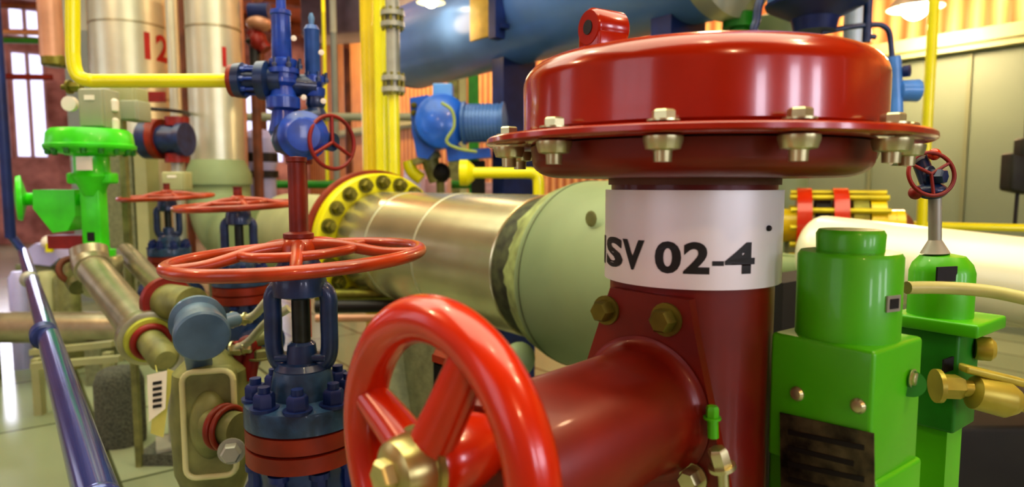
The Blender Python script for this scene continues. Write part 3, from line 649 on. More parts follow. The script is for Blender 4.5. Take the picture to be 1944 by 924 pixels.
# ================================================================== BIG VERTICAL VESSELS (left)
def vtext(parent, txt, px, py, size, cen, R, name='number'):
    # wraps round a vertical vessel
    tgt = ray(px, py); az = math.atan2(tgt.y, tgt.x)
    # ray / cylinder intersection
    a_ = tgt.x ** 2 + tgt.y ** 2; b_ = -2 * (tgt.x * cen.x + tgt.y * cen.y); c_ = cen.x ** 2 + cen.y ** 2 - R * R
    t = (-b_ - math.sqrt(max(0, b_ * b_ - 4 * a_ * c_))) / (2 * a_); hit = EYE + tgt * t
    th0 = math.atan2(hit.y - cen.y, hit.x - cen.x)
    return text_mesh(name, txt, size, lambda x, y: Vector((cen.x + (R + .003) * math.cos(th0 + x / R), cen.y + (R + .003) * math.sin(th0 + x / R), hit.z + y)), TXR, parent, .03)
def vessel(name, px, d_, r, label, bands=(), m=SILB, z0_=0, z1_=H, cat='vessel'):
    c = W(px, 350, d_); c = Vector((c.x, c.y, 0)); t = thing(name, label, cat, c)
    obj('shell', MB().lathe([(r, z0_), (r, z1_)], c, Z, 64), m, t)
    for py in bands:
        zb__ = W(px, py, d_ - r).z; obj('band', MB().lathe([(r, zb__ - .012), (r + .006, zb__ - .008), (r + .006, zb__ + .008), (r, zb__ + .012)], c, Z, 64), SILP, t)
    return t, c
t12, c12 = vessel('clad_vessel', 260, 7.2, .375, 'wide silver clad vessel painted with a red 12', (36, 180), SILB)
vtext(t12, '12', 262, 108, .37, c12, .375)
t1, c1 = vessel('clad_riser', 416, 6.0, .225, 'silver clad vertical pipe painted with a single red 1 stroke', (45, 320), SILB, z0_=1.55)
vtext(t1, '1', 413, 124, .23, c1, .225)
obj('elbow', MB().tube([c1 + Z * 1.6, c1 + Z * 1.38, c1 + Vector((.1, -.12, 1.18)), c1 + Vector((.32, -.4, 1.08)), c1 + Vector((.62, -.8, 1.06))], .27, 40), CRM, t1)
obj('foot', MB().cyl(c1, c1 + Z * 1.2, .12), SKID, t1)
obj('flare', MB().lathe([(.225, 1.72), (.28, 1.6), (.285, 1.5)], c1, Z, 56), CRM, t1)
def vpipe(px, d_, wpx, m, label, name='riser_pipe', z0_=0, z1_=H, group=None):
    c = W(px, 350, d_); return tag(obj(name, MB().cyl((c.x, c.y, z0_), (c.x, c.y, z1_), S(wpx / 2, d_), seg=28), m), label, 'pipe', group)
vpipe(341, 6.8, 22, SILB, 'slim pale silver vertical pipe between the 12 vessel and the brown pipe')
vpipe(360, 6.5, 13, BRN, 'slim brown vertical pipe hugging the riser marked 1 on its left')
vpipe(467, 6.6, 12, PNK, 'slim tan vertical pipe hugging the riser marked 1 on its right')
c = W(172, 350, 8.5); tag(obj('steel_column', MB().box((c.x, c.y, H / 2), (.25, .25, H)).box((c.x, c.y - .13, H / 2), (.3, .02, H)), CONCOL, smooth=False), 'flat grey steel column right of the yellow riser', 'column')
zo = W(100, 108, 5.5).z; hp = thing('hanging_pipe', 'orange-lit pink pipe ending at an olive flange above the left window', 'pipe', W(100, 120, 5.5))
c = W(100, 110, 5.5); obj('pipe', MB().cyl(c, (c.x, c.y, H), S(20, 5.5)), PNK, hp)
obj('flange', MB().lathe([(.08, -.07), (.1, -.06), (.1, 0), (.06, .01)], c + X * .02, Z, 28).box(c + X * .05 - Z * .03, (.12, .1, .09), bev=.01), ZOLV, hp)
# yellow bent pipe
dy = 2.25
YP = thing('yellow_gas_pipe', 'yellow pipe coming down at left and turning right into the blue relief valve', 'pipe', W(140, 153, dy))
e = [W(138, -260, dy), W(138, 60, dy), W(139, 110, dy), W(143, 133, dy), W(152, 147, dy), W(172, 153, dy), W(210, 153.5, dy), W(440, 153, 2.2)]
obj('pipe', MB().tube(e, .0225, 24, smooth=5), YEL, YP)
obj('hanger', MB().cyl(W(138, -262, dy), (W(138, -262, dy).x, dy, H), .02), YEL, YP)
# ================================================================== RELIEF VALVES (blue twin)
D = 2.2
RV = thing('relief_valve', 'twin blue spring relief valve joined to the yellow pipe, above the red stem tube', 'valve', W(560, 300, D))
def lz(px, prof, m, nm, d_=D, par=RV, seg=32):     # prof: (halfwidth px, py)
    c = W(px, 300, d_); o_ = Vector((c.x, c.y, 0)); return obj(nm, MB().lathe([(S(w, d_), W(px, y, d_).z) for w, y in prof], o_, Z, seg), m, par)
lz(542, [(9, 20), (8, -60), (5, -90)], BLUE, 'stem')
lz(541, [(14, 118), (18, 112), (17, 30), (19, 28), (18, 20), (10, 18)], BLUE, 'spring_bonnet')
lz(543, [(25, 150), (25, 141), (29, 140), (29, 131), (22, 129), (25, 122), (25, 114), (16, 110)], BLUE, 'bonnet_flange')
lz(541, [(24, 210), (31, 206), (31, 186), (24, 182), (20, 165), (27, 158), (26, 150)], BLUE, 'body_neck')
lz(541, [(22, 262), (28, 250), (24, 232), (20, 206)], BLUE, 'lower_neck')
lz(598, [(4, 50), (6, 34), (3, 25)], mat('tip_blue', (96, 140, 180), .4, .2, .1, 9), 'adjuster', 2.25)
lz(598, [(12, 146), (14, 142), (14, 60), (15, 57), (10, 48)], mat('bonnet_steelblue', (52, 92, 158), .35, .1, .2, 9), 'spring_bonnet', 2.25)
lz(600, [(18, 184), (20, 178), (20, 168), (14, 165), (21, 158), (21, 146), (12, 142)], BLUE, 'bonnet_flange', 2.25)
lz(602, [(17, 228), (20, 218), (15, 205), (18, 198), (16, 184)], NAVY, 'body_neck', 2.25)
lz(568, [(25, 296), (42, 288), (50, 268), (44, 244), (32, 230), (10, 226)], NAVY, 'body')
obj('body_cover', MB().lathe([(.04, 0), (.075, .0), (.078, .02), (.06, .03), (.05, .05), (.0, .055)], W(575, 258, D - .08), Vector((.35, -.93, 0)), 32), BLUE, RV)
obj('inlet', MB().lathe([(.02, 0), (.055, .004), (.058, .03), (.04, .035), (.038, .07), (.062, .08), (.064, .11), (.045, .12), (.05, .16)], W(446, 153, D), X, 36), NAVY, RV)
obj('inlet_flange', MB().lathe([(.02, -.012), (.052, -.012), (.054, .006), (.02, .006)], W(446, 153, D), X, 36), ORF, RV)
for k in range(8):
    t = 2 * PI * k / 8; obj('inlet_stud', MB().hexb(W(464, 153, D) + Vector((0, .044 * math.cos(t), .044 * math.sin(t))), X, .009, .014, False, .03), BLUE, RV)
for k_ in range(6):
    t = 2 * PI * k_ / 6
    for px_, py_, d_, rr_ in ((543, 131, D, 26), (600, 157, 2.25, 19)): obj('flange_stud', MB().hexb(W(px_, py_, d_) + Vector((S(rr_, d_) * math.cos(t), S(rr_, d_) * math.sin(t), 0)), Z, .009, .014, False, .02), NAVY, RV)
obj('cross_pipe', MB().cyl(W(510, 158, D), W(600, 165, 2.25), .038).cyl(W(545, 240, D), W(605, 225, 2.25), .04).cyl(W(590, 262, D), W(632, 270, D - .05), .03), NAVY, RV)
for px, py in ((558, 73), (610, 100), (577, 185), (614, 192)): obj('valve_tag', MB().lathe([(.008, 0), (.009, .004), (0, .006)], W(px, py, D - .06), Vector((.2, -1, 0)), 16), WHT, RV)
lz(568, [(24, 312), (24, 300), (27, 298), (27, 293)], REDD, 'outlet_flange')
lz(568, [(14, 640), (14, 310)], REDD, 'outlet_pipe')
hc2 = W(631, 270, D - .06); hx = Vector((.78, -.62, .05)).normalized()
h2 = obj('handwheel', MB().torus(hc2, hx, .085, .0065, 56, 12), REDD, RV)
u, v, a = basis(hx)
for k in range(3):
    t = 2 * PI * k / 3 - .5; obj('spoke', MB().cyl(hc2, hc2 + (u * math.cos(t) + v * math.sin(t)) * .085, .006, seg=10), REDD, h2)
# ================================================================== YELLOW RISERS + VESSEL
vpipe(714, 4.9, 48, YELO, 'thick yellow vertical pipe behind the aluminium-clad pipe')
vpipe(728, 4.75, 26, YEL, 'medium yellow vertical pipe overlapping the thick yellow pipe on its right', z0_=1.0)
sy = thing('yellow_riser', 'thin yellow vertical pipe standing right of the thick yellow pipes', 'pipe', W(750, 360, 4.4))
c = W(750, 350, 4.4); obj('pipe', MB().cyl((c.x, c.y, 0.0), (c.x, c.y, W(750, 170, 4.4).z), .037, seg=24), YEL, sy)
for yy in ((22, 52), (145, 175)):
    j = obj('flange_pair', MB().lathe([(S(12, 4.4), W(748, yy[1] + 4, 4.4).z), (S(22, 4.4), W(748, yy[1], 4.4).z), (S(22, 4.4), W(748, yy[1] - 9, 4.4).z), (S(13, 4.4), W(748, yy[1] - 10, 4.4).z), (S(13, 4.4), W(748, yy[0] + 10, 4.4).z), (S(22, 4.4), W(748, yy[0] + 9, 4.4).z), (S(22, 4.4), W(748, yy[0], 4.4).z), (S(14, 4.4), W(748, yy[0] - 3, 4.4).z)], (c.x, c.y, 0), Z, 28), STL, sy)
    for k in range(8):
        t = 2 * PI * k / 8; obj('flange_stud', MB().cyl(Vector((c.x + .062 * math.cos(t), c.y + .062 * math.sin(t), W(748, yy[1] + 6, 4.4).z)), Vector((c.x + .062 * math.cos(t), c.y + .062 * math.sin(t), W(748, yy[0] - 6, 4.4).z)), .01, seg=8), ZOLV, j)
obj('connector', MB().cyl((c.x, c.y, W(750, 170, 4.4).z), (c.x, c.y, H), .045), STL, sy)
zv = 1.5 + 1.26; ve = Vector((-.98, 6.1, zv)); 
bl = W(800, 165, 6.0); r_v = .365; zv = bl.z + r_v + .01
ve = Vector((-.9, 6.15, zv)); VS = thing('blue_vessel', 'big horizontal blue pressure vessel overhead behind the red valve dome', 'vessel', (ve.x, ve.y, 0))
pr = []
for i in range(9):
    t = i / 8 * PI / 2; pr.append((r_v * math.sin(t), -.16 * math.cos(t) + .16 - .16))
pr = [(r_v * math.sin(i / 8 * PI / 2), -.24 * math.cos(i / 8 * PI / 2)) for i in range(9)]
obj('shell', MB().lathe(pr + [(r_v, 3.25)], ve, A, 80), VBLUE, VS)
obj('end_ring', MB().lathe([(r_v, 3.25), (r_v + .02, 3.25), (r_v + .02, 3.36), (.1, 3.45)], ve, A, 80), SILB, VS)
obj('weld_seam', MB().torus(ve + A * .02, A, r_v, .004, 80, 6), DBLUE, VS)
for s_ in (1.5, 3.0):
    p = ve + A * s_; obj('support_leg', MB().box((p.x, p.y, (zv - .3) / 2), (.14, .3, zv - .3), A, B), DBLUE, VS)
gp_ = HIT(914, 28, ve - B * (r_v + .03), B)
obj('gold_bracket', MB().box(gp_, (.26, .02, .32), A, B, bev=.005), mat('gold_plate', (176, 150, 70), .45, .3, .15, 9), VS)
obj('hook_post', MB().box(HIT(943, 12, ve - B * (r_v + .02), B), (.08, .08, .42), A, B).box(HIT(932, 58, ve - B * (r_v + .0), B), (.34, .06, .03), A, B), DBLUE, VS)
# ================================================================== BLUE PUMP UNIT
dp = 4.7
PU = thing('pump_unit', 'bright blue pump and motor unit below the big blue vessel', 'pump', (W(850, 300, dp).x, dp, 0))
obj('volute', MB().lathe([(.02, -.06), (.17, -.06), (.19, -.03), (.19, .05), (.12, .1), (.0, .11)], W(838, 232, dp), Vector((.25, -.95, .1)), 40), PBLUE, PU)
obj('gear_case', MB().poly([W(778, 186, dp), W(812, 180, dp), W(834, 196, dp), W(836, 270, dp), W(812, 302, dp), W(792, 298, dp), W(782, 250, dp)], Y * .3), PBLUE, PU)
obj('front_cover', MB().lathe([(.07, 0), (.09, .01), (.08, .05), (.03, .07), (.03, .1), (.0, .1)], W(815, 246, dp - .02), -Y, 32), PBLUE, PU)
obj('top_box', MB().box(W(842, 182, dp + .1), (.14, .14, .16), bev=.01), mat('light_blue', (92, 156, 226), .4, 0, .08, 5), PU)
obj('base', MB().poly([W(845, 262, dp), W(868, 272, dp), W(880, 284, dp), W(930, 280, dp), W(932, 298, dp), W(850, 306, dp)], Y * .25), PBLUE, PU)
obj('motor', MB().lathe([(.1, 0), (.15, .0), (.15, .02), (.132, .025), (.132, .27), (.145, .275), (.145, .29), (.05, .31)], W(880, 234, dp), Vector((1, -.12, 0)), 36), mat('motor_blue', (70, 112, 172), .35, .1, .1, 5), PU)
for k in range(9): obj('cooling_fin', MB().lathe([(.13, 0), (.137, 0), (.137, .006), (.13, .006)], W(880, 234, dp) + Vector((1, -.12, 0)).normalized() * (.04 + .025 * k), Vector((1, -.12, 0)), 36), VBLUE, PU)
obj('hose', MB().tube([W(838, 195, dp - .2), W(858, 210, dp - .2), W(862, 240, dp - .2), W(848, 268, dp - .2), W(870, 282, dp - .18), W(905, 288, dp - .15)], .011, 8), mat('hose_yellowgreen', (160, 180, 90), .4, 0, .1, 5), PU)
for px, py in ((786, 200), (786, 214), (825, 224), (808, 200), (826, 262)): obj('bolt_head', MB().hexb(W(px, py, dp - .02), -Y, .016, .03), ZOLV if px < 800 else DBLUE, PU)
obj('stand', MB().box((W(905, 300, dp).x, dp + .2, W(850, 303, dp).z / 2), (.1, .1, W(850, 303, dp).z)), DARK, PU)
st = thing('strainer', 'pale bolted strainer slung under the blue pump', 'strainer', W(826, 345, 4.9))
obj('body', MB().cyl(W(812, 288, 4.9), W(828, 345, 4.9), .07, .05), OLV, st); obj('flange', MB().lathe([(.04, 0), (.11, 0), (.11, .04), (.04, .04)], W(808, 296, 4.9), Vector((.3, 0, -1)), 28), BOXC, st)
obj('dark_bowl', MB().ball(W(836, 328, 4.9), .075), DARK, st); obj('yellow_elbow', MB().tube([W(775, 305, 4.9), W(782, 325, 4.9), W(800, 340, 4.9)], .045, 16), YEL, st)
obj('drop_leg', MB().cyl(W(836, 340, 4.9), (W(836, 340, 4.9).x, 4.9, 0), .03), OLV, st)
yb = thing('yellow_branch_pipe', 'short yellow pipe with flange and elbow left of the red dome, above clad pipe', 'pipe', W(880, 328, 4.3))
obj('pipe', MB().tube([W(878, 328, 4.3), W(940, 328, 4.25), W(1000, 328, 4.2), W(1016, 332, 4.2), W(1022, 345, 4.2), W(1022, 420, 4.2)], .036, 20, smooth=4), YEL, yb)
obj('flange', MB().lathe([(.03, -.03), (.085, -.03), (.085, .02), (.05, .06), (.036, .07)], W(882, 328, 4.3), X, 32), YEL, yb)
obj('drop', MB().cyl(W(1022, 418, 4.2), W(1022, 440, 4.2), .05), YEL, yb)
# background white/pink cabinets behind the pump level
def cabinet(x0, y0, x1, y1, d_, m, label):
    a_, b_ = W(x0, y0, d_), W(x1, y0, d_); t = thing('control_cabinet', label, 'cabinet', ((a_.x + b_.x) / 2, d_, 0))
    w = b_.x - a_.x; cx_ = (a_.x + b_.x) / 2; h = a_.z
    obj('case', MB().box((cx_, d_ + .2, h / 2), (w, .4, h), bev=.01), m, t, smooth=False)
    obj('door', MB().box((cx_, d_ - .01, h / 2), (w * .94, .03, h * .92), bev=.006), m, t, smooth=False)
    obj('handle', MB().box((cx_ + w * .4, d_ - .04, h * .6), (.02, .03, .12)), BLK, t, smooth=False)
PNKW = mat('pinkwhite', (214, 184, 190), .5, 0, .08, 5); LVW = mat('lavwhite', (196, 190, 226), .5, 0, .08, 5)
cabinet(908, 346, 1000, 400, 6.4, PNKW, 'pale pink cabinet under the short yellow branch pipe')
cabinet(766, 322, 800, 400, 6.6, LVW, 'lavender cabinet behind the thin yellow riser')
cabinet(806, 338, 850, 400, 6.9, PNKW, 'low pinkish cabinet behind the strainer')
for px, w_c, m, lb in ((862, .14, OLV, 'olive steel column left of the three behind the blue motor'), (880, .1, BOXC, 'cream steel column in the middle of the three behind the blue motor'), (900, .14, GRD, 'green-shaded steel column right of the three behind the blue motor')):
    c = W(px, 350, 9); tag(obj('steel_column', MB().box((c.x, c.y, H / 2), (w_c, w_c, H)), m, smooth=False), lb, 'column')
# far clutter between riser 1 and yellow pipes
c = W(660, 350, 8.5); 
for px, m, wpx, lb, d_ in ((640, CONCOL, 12, 'thin grey-green post between blue valve and yellow pipes', 8.5), (664, BRN, 12, 'rust brown post left of the thick yellow pipe', 9.5), (622, YEL, 7, 'thin yellow vertical pipe right behind the blue relief valves', 7.5), (500, BRN, 20, 'broad rust brown pipe behind the blue relief valve inlet', 8)):
    vpipe(px, d_, wpx, m, lb)
dk = thing('overhead_duct', 'dark grey duct hanging under the roof left of the yellow pipes', 'duct', W(650, 60, 9))
obj('duct', MB().box(W(650, 38, 9), (.9, .6, .5), Vector((.95, -.3, 0)), Vector((.3, .95, 0)), bev=.03), mat('duct_dark', (60, 52, 70), .5, .2, .2, 5), dk)
for sx_ in (-.3, .3): obj('hanger', MB().cyl(W(650, 38, 9) + X * sx_ + Z * .2, Vector(((W(650, 38, 9) + X * sx_).x, 9, H)), .015), STL, dk)
rd = thing('red_motor_valve', 'red and dark motorised valve behind riser 1, above the blue valve inlet', 'valve', W(486, 130, 6.4))
obj('actuator', MB().ball(W(490, 78, 6.4), .1, X, .8).cyl(W(478, 60, 6.4), W(505, 95, 6.4), .06), REDD, rd)
obj('cover', MB().ball(W(492, 45, 6.4), .12, Z, .6), PNK, rd)
obj('motor', MB().cyl(W(474, 22, 6.4), W(512, 22, 6.4), .08), DBLUE, rd)
obj('body', MB().lathe([(.05, -.2), (.09, -.18), (.05, -.1), (.05, .1), (.09, .14), (.05, .18)], W(484, 108, 6.4), Z, 28), BLK, rd)
obj('pipe', MB().cyl((W(484, 130, 6.4).x, 6.4, 0), W(484, 130, 6.4), .045).cyl(W(492, 30, 6.4), (W(492, 30, 6.4).x, 6.4, H), .04), BRN, rd)
lt = thing('lavender_tank', 'small lavender tank with dark band right of the clad riser base', 'tank', (W(494, 330, 6.8).x, 6.8, 0))
c = W(494, 300, 6.8); obj('shell', MB().lathe([(.15, 0), (.15, c.z - .1), (.17, c.z - .05), (.17, c.z + .2), (.1, c.z + .28), (0, c.z + .3)], (c.x, c.y, 0), Z, 32), LAV, lt)
obj('dark_band', MB().lathe([(.175, c.z - .04), (.175, c.z + .05)], (c.x, c.y, 0), Z, 32).lathe([(.175, c.z - .2), (.175, c.z - .13)], (c.x, c.y, 0), Z, 32), BLK, lt)
for py, m, lb in ((222, BOXG, 'upper thin horizontal conduit running behind the blue relief valve'), (350, GRD, 'lower dark green horizontal pipe behind the yellow flange')):
    a_, b_ = W(466, py, 7.4), W(900, py, 7.4); tag(obj('horizontal_pipe', MB().cyl(a_, b_, .045), m), lb, 'pipe')
# blue/red horizontal valve in front of 12 vessel
BV = thing('motor_valve', 'navy valve lying sideways with red rings in front of the 12 vessel base', 'valve', W(320, 320, 5.2))
obj('body', MB().lathe([(.08, 0), (.15, .02), (.15, .1), (.11, .12), (.11, .3), (.13, .31), (.13, .36)], W(272, 265, 5.2), Vector((1, -.1, 0)), 32), NAVY, BV)
obj('red_ring', MB().lathe([(.1, 0), (.155, 0), (.155, .07), (.1, .07)], W(293, 264, 5.2), Vector((1, -.1, 0)), 32), ORF, BV)
for y in (231, 300): obj('red_flange', MB().lathe([(.03, -.035), (.088, -.035), (.088, .035), (.03, .035)], W(336, y, 5.2), Z, 32), REDD, BV)
obj('neck', MB().cyl(W(336, 225, 5.2), W(336, 305, 5.2), .06), NAVY, BV)
obj('lower_pipe', MB().cyl((W(336, 310, 5.2).x, 5.2, 0), W(336, 300, 5.2), .045), STL, BV)
tag(obj('red_sign', MB().box(W(290, 184, 5.4), (.2, .03, .08)).box(W(262, 184, 5.42), (.04, .05, .14)).cyl(W(262, 184, 5.42), W(262, 184, 6.9), .015), REDD), 'small dark red bar plate mounted under the yellow pipe on the 12 vessel', 'sign')
tag(obj('cable_tray', MB().tube([W(262, 206, 5.1), W(310, 208, 5.1), W(350, 213, 5.4), W(360, 218, 6.4)], .014, 8), BLK), 'dark cable looping over the sideways navy valve', 'cable')
for px, w_, m, lb in ((205, 60, SKID, 'olive grey post below the small junction boxes'), (250, 22, BOXC, 'cream thin post right of green valve yoke')):
    c = W(px + 30, 350, 5.6); tag(obj('equipment_post', MB().box((c.x, c.y, .95), (S(w_, 5.6), .2, 1.9 if px == 205 else 1.6)), m, smooth=False), lb, 'post')
# left window foreground: beams & red bar, small bright items below
for py, m, lb in ((12, BRN, 'topmost brown horizontal pipe across the left windows'), (62, PNK, 'tan horizontal pipe crossing between the left windows'), (78, GRD, 'green horizontal pipe crossing above the big left window'), (147, REDD, 'dark red horizontal pipe crossing the bright left window')):
    a_, b_ = W(-120, py - 4, 12.0), W(100, py, 13.2); tag(obj('horizontal_pipe', MB().cyl(a_, b_, .055, seg=16), m), lb, 'pipe')
pmp = thing('white_pump', 'small lavender-white pump unit below the left window beyond the handrail', 'pump', (W(70, 500, 5.6).x, 5.6, 0))
obj('body', MB().poly([W(45, 478, 5.6), W(66, 462, 5.6), W(95, 465, 5.6), W(112, 490, 5.6), W(95, 505, 5.6), W(52, 500, 5.6)], Y * .25), LAV, pmp)
obj('head', MB().ball(W(93, 460, 5.6), .06), WHT, pmp); obj('yellow_valve', MB().cyl(W(94, 478, 5.5), W(94, 462, 5.5), .03), YEL, pmp)
obj('stand', MB().box((W(75, 500, 5.7).x, 5.72, W(75, 500, 5.7).z / 2), (.3, .2, W(75, 500, 5.7).z)), SKID, pmp)
fp_ = thing('filter_pots', 'row of steel filter pots on a bench beneath the green side chamber', 'filter', (W(100, 560, 5.2).x, 5.25, 0))
for px, w_, m in ((36, 16, LAV), (90, 20, BOXC), (128, 22, OLV)):
    c = W(px, 560, 5.3); obj('pot', MB().lathe([(S(w_, 5.3), 0), (S(w_, 5.3), W(px, 520, 5.3).z - .03), (S(w_ * .6, 5.3), W(px, 515, 5.3).z)], (c.x, c.y, 0), Z, 24), m, fp_)
el_ = thing('flanged_elbow', 'rusty flanged elbow joining the steel pipe left of the green valve base', 'elbow', W(135, 520, 2.95))
obj('elbow', MB().tube([W(150, 545, 2.9), W(138, 525, 2.95), W(135, 500, 3.0)], .04, 16), OLV, el_)
obj('flange', MB().torus(W(136, 512, 2.93), Vector((.7, -.5, .2)), .05, .014, 32, 10), BRN, el_)
# low skid & black opening behind the side handwheel
sk = thing('skid_block', 'grey-green steel skid block with black opening seen through the red handwheel', 'skid', (W(800, 730, 1.9).x, 1.9, 0))
a_, b_ = W(726, 640, 2.0), W(822, 640, 1.95)
obj('block', MB().poly([W(690, 656, 2.0), W(760, 634, 2.05), W(822, 640, 1.95), W(822, 1100, 1.95), W(690, 1100, 2.0)], Y * .3), SKID, sk, smooth=False)
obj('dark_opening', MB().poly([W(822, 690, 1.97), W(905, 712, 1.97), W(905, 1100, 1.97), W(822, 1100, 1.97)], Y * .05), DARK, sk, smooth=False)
obj('top_edge', MB().poly([W(820, 672, 1.95), W(905, 700, 1.95), W(905, 712, 1.95), W(820, 686, 1.95)], Y * .1), ORF, sk, smooth=False)
obj('green_part', MB().hexb(W(846, 752, 1.96), -Y, .02, .02), GRD, sk)
for py, m, lb, dz_ in ((604, PNK, 'thin copper pipe running behind the blue yoke at floor side', 3.4), (582, BLK, 'thin black pipe just above the copper one', 3.5), (560, ZOLV, 'olive pipe lowest under the clad pipe', 3.6)):
    tag(obj('horizontal_pipe', MB().cyl(W(600, py, dz_), W(860, py - 2, dz_), .02 if py == 604 else .035), m), lb, 'pipe')
# ================================================================== RIGHT SIDE
wa, wb = W(1560, 478, 2.7), W(2120, 560, 2.05); wd = (wb - wa).normalized()
WP = thing('white_pipe', 'fat white-clad pipe with rounded end running to the right edge', 'pipe', (wa.x, wa.y, 0))
pw = [(.15 * math.sin(i / 8 * PI / 2), -.09 * math.cos(i / 8 * PI / 2)) for i in range(9)]
CW = mat('white_cladding', (232, 236, 206), .3, .1, .05, 3, .2)
obj('cladding', MB().lathe(pw + [(.15, (wb - wa).length)], wa, wd, 72), CW, WP)
for t in (.12,):
    p = wa.lerp(wb, t); obj('support', MB().box((p.x, p.y, (p.z - .12) / 2), (.14, .2, p.z - .12)), SKID, WP)
tag(obj('lower_pipe_run', MB().cyl(W(1440, 515, 2.9), W(1540, 520, 2.9), .075).cyl(W(1470, 483, 2.9), W(1530, 490, 2.9), .012), CRM), 'short cream pipe stub showing between red column and green tower', 'pipe')
tag(obj('dark_fill_block', MB().box((W(1900, 700, 2.2).x, 2.45, .42), (1.0, .5, .5), bev=.02).box((W(1900, 700, 2.2).x, 2.45, .09), (.9, .4, .18)), DARK), 'black block added for the dark below the white pipe at right edge', 'base')  # block added to stand in for the darkness under the pipe
tag(obj('lower_white_pipe', MB().cyl(W(1760, 588, 2.45), W(2100, 600, 2.1), .05), CW), 'thin bright white pipe under the fat white-clad pipe', 'pipe')
tag(obj('gap_shade_panel', MB().box(W(1500, 620, 1.9) - Z * .2, (.12, .3, .7), A, B), DARK), 'black panel added for the dark gap between red column and green box', 'cabinet')  # dark panel added to fill the shaded gap
fs = thing('flange_set', 'red flanges with yellow bolts behind the white pipe, right of name plate', 'flanges', W(1590, 430, 3.4))
fA = Vector((.93, -.36, 0)).normalized()
fc_ = W(1510, 428, 3.5)
for s_, m, r_ in ((0, REDW, .2), (.09, DARK, .15), (.17, REDW, .2), (.26, ZOLV, .17), (.34, YELO, .16)):
    obj('flange', MB().lathe([(.05, 0), (r_, 0), (r_, .07), (.05, .07)], fc_ + fA * s_, fA, 48), m, fs)
u, v, a = basis(fA)
for k in range(12):
    t = 2 * PI * k / 12; obj('stud', MB().cyl(fc_ + fA * -.03 + (u * math.cos(t) + v * math.sin(t)) * .175, fc_ + fA * .42 + (u * math.cos(t) + v * math.sin(t)) * .175, .014, seg=8), mat('yellow_stud', (200, 190, 40), .4, .3, .15, 9), fs)
obj('pipe', MB().cyl(fc_ - fA * .5, fc_ + fA * .5, .09), YELO, fs); obj('end_valve', MB().ball(fc_ + fA * .46, .09, fA), BRN, fs)
obj('bracket', MB().cyl((fc_.x, fc_.y, 0), fc_, .05), SKID, fs)
yr = W(1750, 420, 4.2); tag(obj('yellow_post', MB().cyl((yr.x, yr.y, 0), (yr.x, yr.y, H), .03, seg=20), YEL), 'tall thin yellow vertical pipe in front of the grey-green wall', 'pipe')
ra, rb = W(1640, 425, 4.35), W(2080, 436, 4.1); gr = thing('guard_rail', 'yellow horizontal guard rail above the white pipe at right', 'rail', (ra.x, ra.y, 0))
obj('rail', MB().cyl(ra, rb, .024), YEL, gr)
for t in (0.02, .98):
    p = ra.lerp(rb, t); obj('post', MB().cyl((p.x, p.y, 0), p, .024), YEL, gr)
bk = thing('black_work_lamp', 'black lamp hanging by its cable at the right edge of the wall', 'lamp', W(1925, 380, 4.6))
obj('body', MB().box(W(1928, 330, 4.6), (.16, .12, .26), Vector((.9, 0, -.2)), Y, bev=.02).box(W(1945, 290, 4.6), (.1, .1, .2), bev=.02), mat('lamp_black', (30, 34, 22), .6, 0, .3, 9), bk)
obj('strap', MB().cyl(W(1932, 360, 4.6), W(1926, 430, 4.6), .012, seg=8).cyl(W(1944, 300, 4.6), (W(1944, 0, 4.6).x, 4.6, H), .008, seg=8), BLK, bk)
# blue equipment above right
dE = 3.3
BE = thing('blue_hopper', 'blue cone-bottomed equipment overhead behind the top of the red dome', 'equipment', W(1550, 50, dE))
c = W(1548, 10, dE); obj('cone', MB().lathe([(S(36, dE), W(1548, 60, dE).z), (S(42, dE), W(1548, 36, dE).z), (S(86, dE), W(1548, 12, dE).z), (S(88, dE), W(1548, 6, dE).z)], (c.x, c.y, 0), Z, 48), DBLUE, BE)
obj('shell', MB().lathe([(S(88, dE), W(1548, 6, dE).z), (S(84, dE), W(1548, 2, dE).z), (S(84, dE), H)], (c.x, c.y, 0), Z, 48), VBLUE, BE)
p = W(1620, 60, dE + .3); tag(obj('pale_riser', MB().cyl((p.x, p.y, W(1620, 150, dE + .3).z), (p.x, p.y, H), .05), mat('pale_blue', (190, 214, 232), .4, .1, .05, 4)), 'pale blue-white riser right of the blue cone', 'pipe')
BT = thing('blue_tubing', 'blue tubing bending down to a blue valve right of the red dome', 'tubing', W(1690, 200, dE))
obj('tube', MB().tube([W(1560, 62, dE), W(1610, 52, dE), W(1655, 47, dE), W(1676, 49, dE), W(1688, 62, dE), W(1692, 90, dE), W(1694, 120, dE)], .013, 12), NAVY, BT)
obj('riser', MB().cyl(W(1645, 80, dE), (W(1641, 0, dE).x, dE, H), .02).cyl(W(1645, 69, dE), W(1662, 70, dE), .012), NAVY, BT)
obj('valve_body', MB().cyl(W(1700, 215, dE), W(1696, 108, dE), .035).lathe([(.03, -.05), (.05, -.04), (.055, .05), (.03, .06)], W(1722, 172, dE), X, 28), mat('sky_blue', (70, 132, 206), .35, 0, .12, 9, .2), BT)
obj('valve_knob', MB().lathe([(.02, 0), (.028, .01), (.028, .035), (.0, .04)], W(1712, 136, dE), Vector((.7, -.7, 0)), 24).cyl(W(1700, 136, dE), W(1714, 136, dE), .014), DBLUE, BT)
bt2 = W(1440, 50, 3.2); tag(obj('curved_blue_hose', MB().tube([W(1452, -160, 3.2), W(1446, -20, 3.2), W(1440, 10, 3.2), W(1436, 40, 3.2), W(1430, 75, 3.2), W(1430, 250, 3.2)], .02, 12), NAVY), 'dark blue hose standing behind the crown of the red dome', 'hose')
gl_ = thing('green_cap_valve', 'cream and green valve top peeking over the red dome beside the blue vessel end', 'valve', W(1405, 60, 3.6))
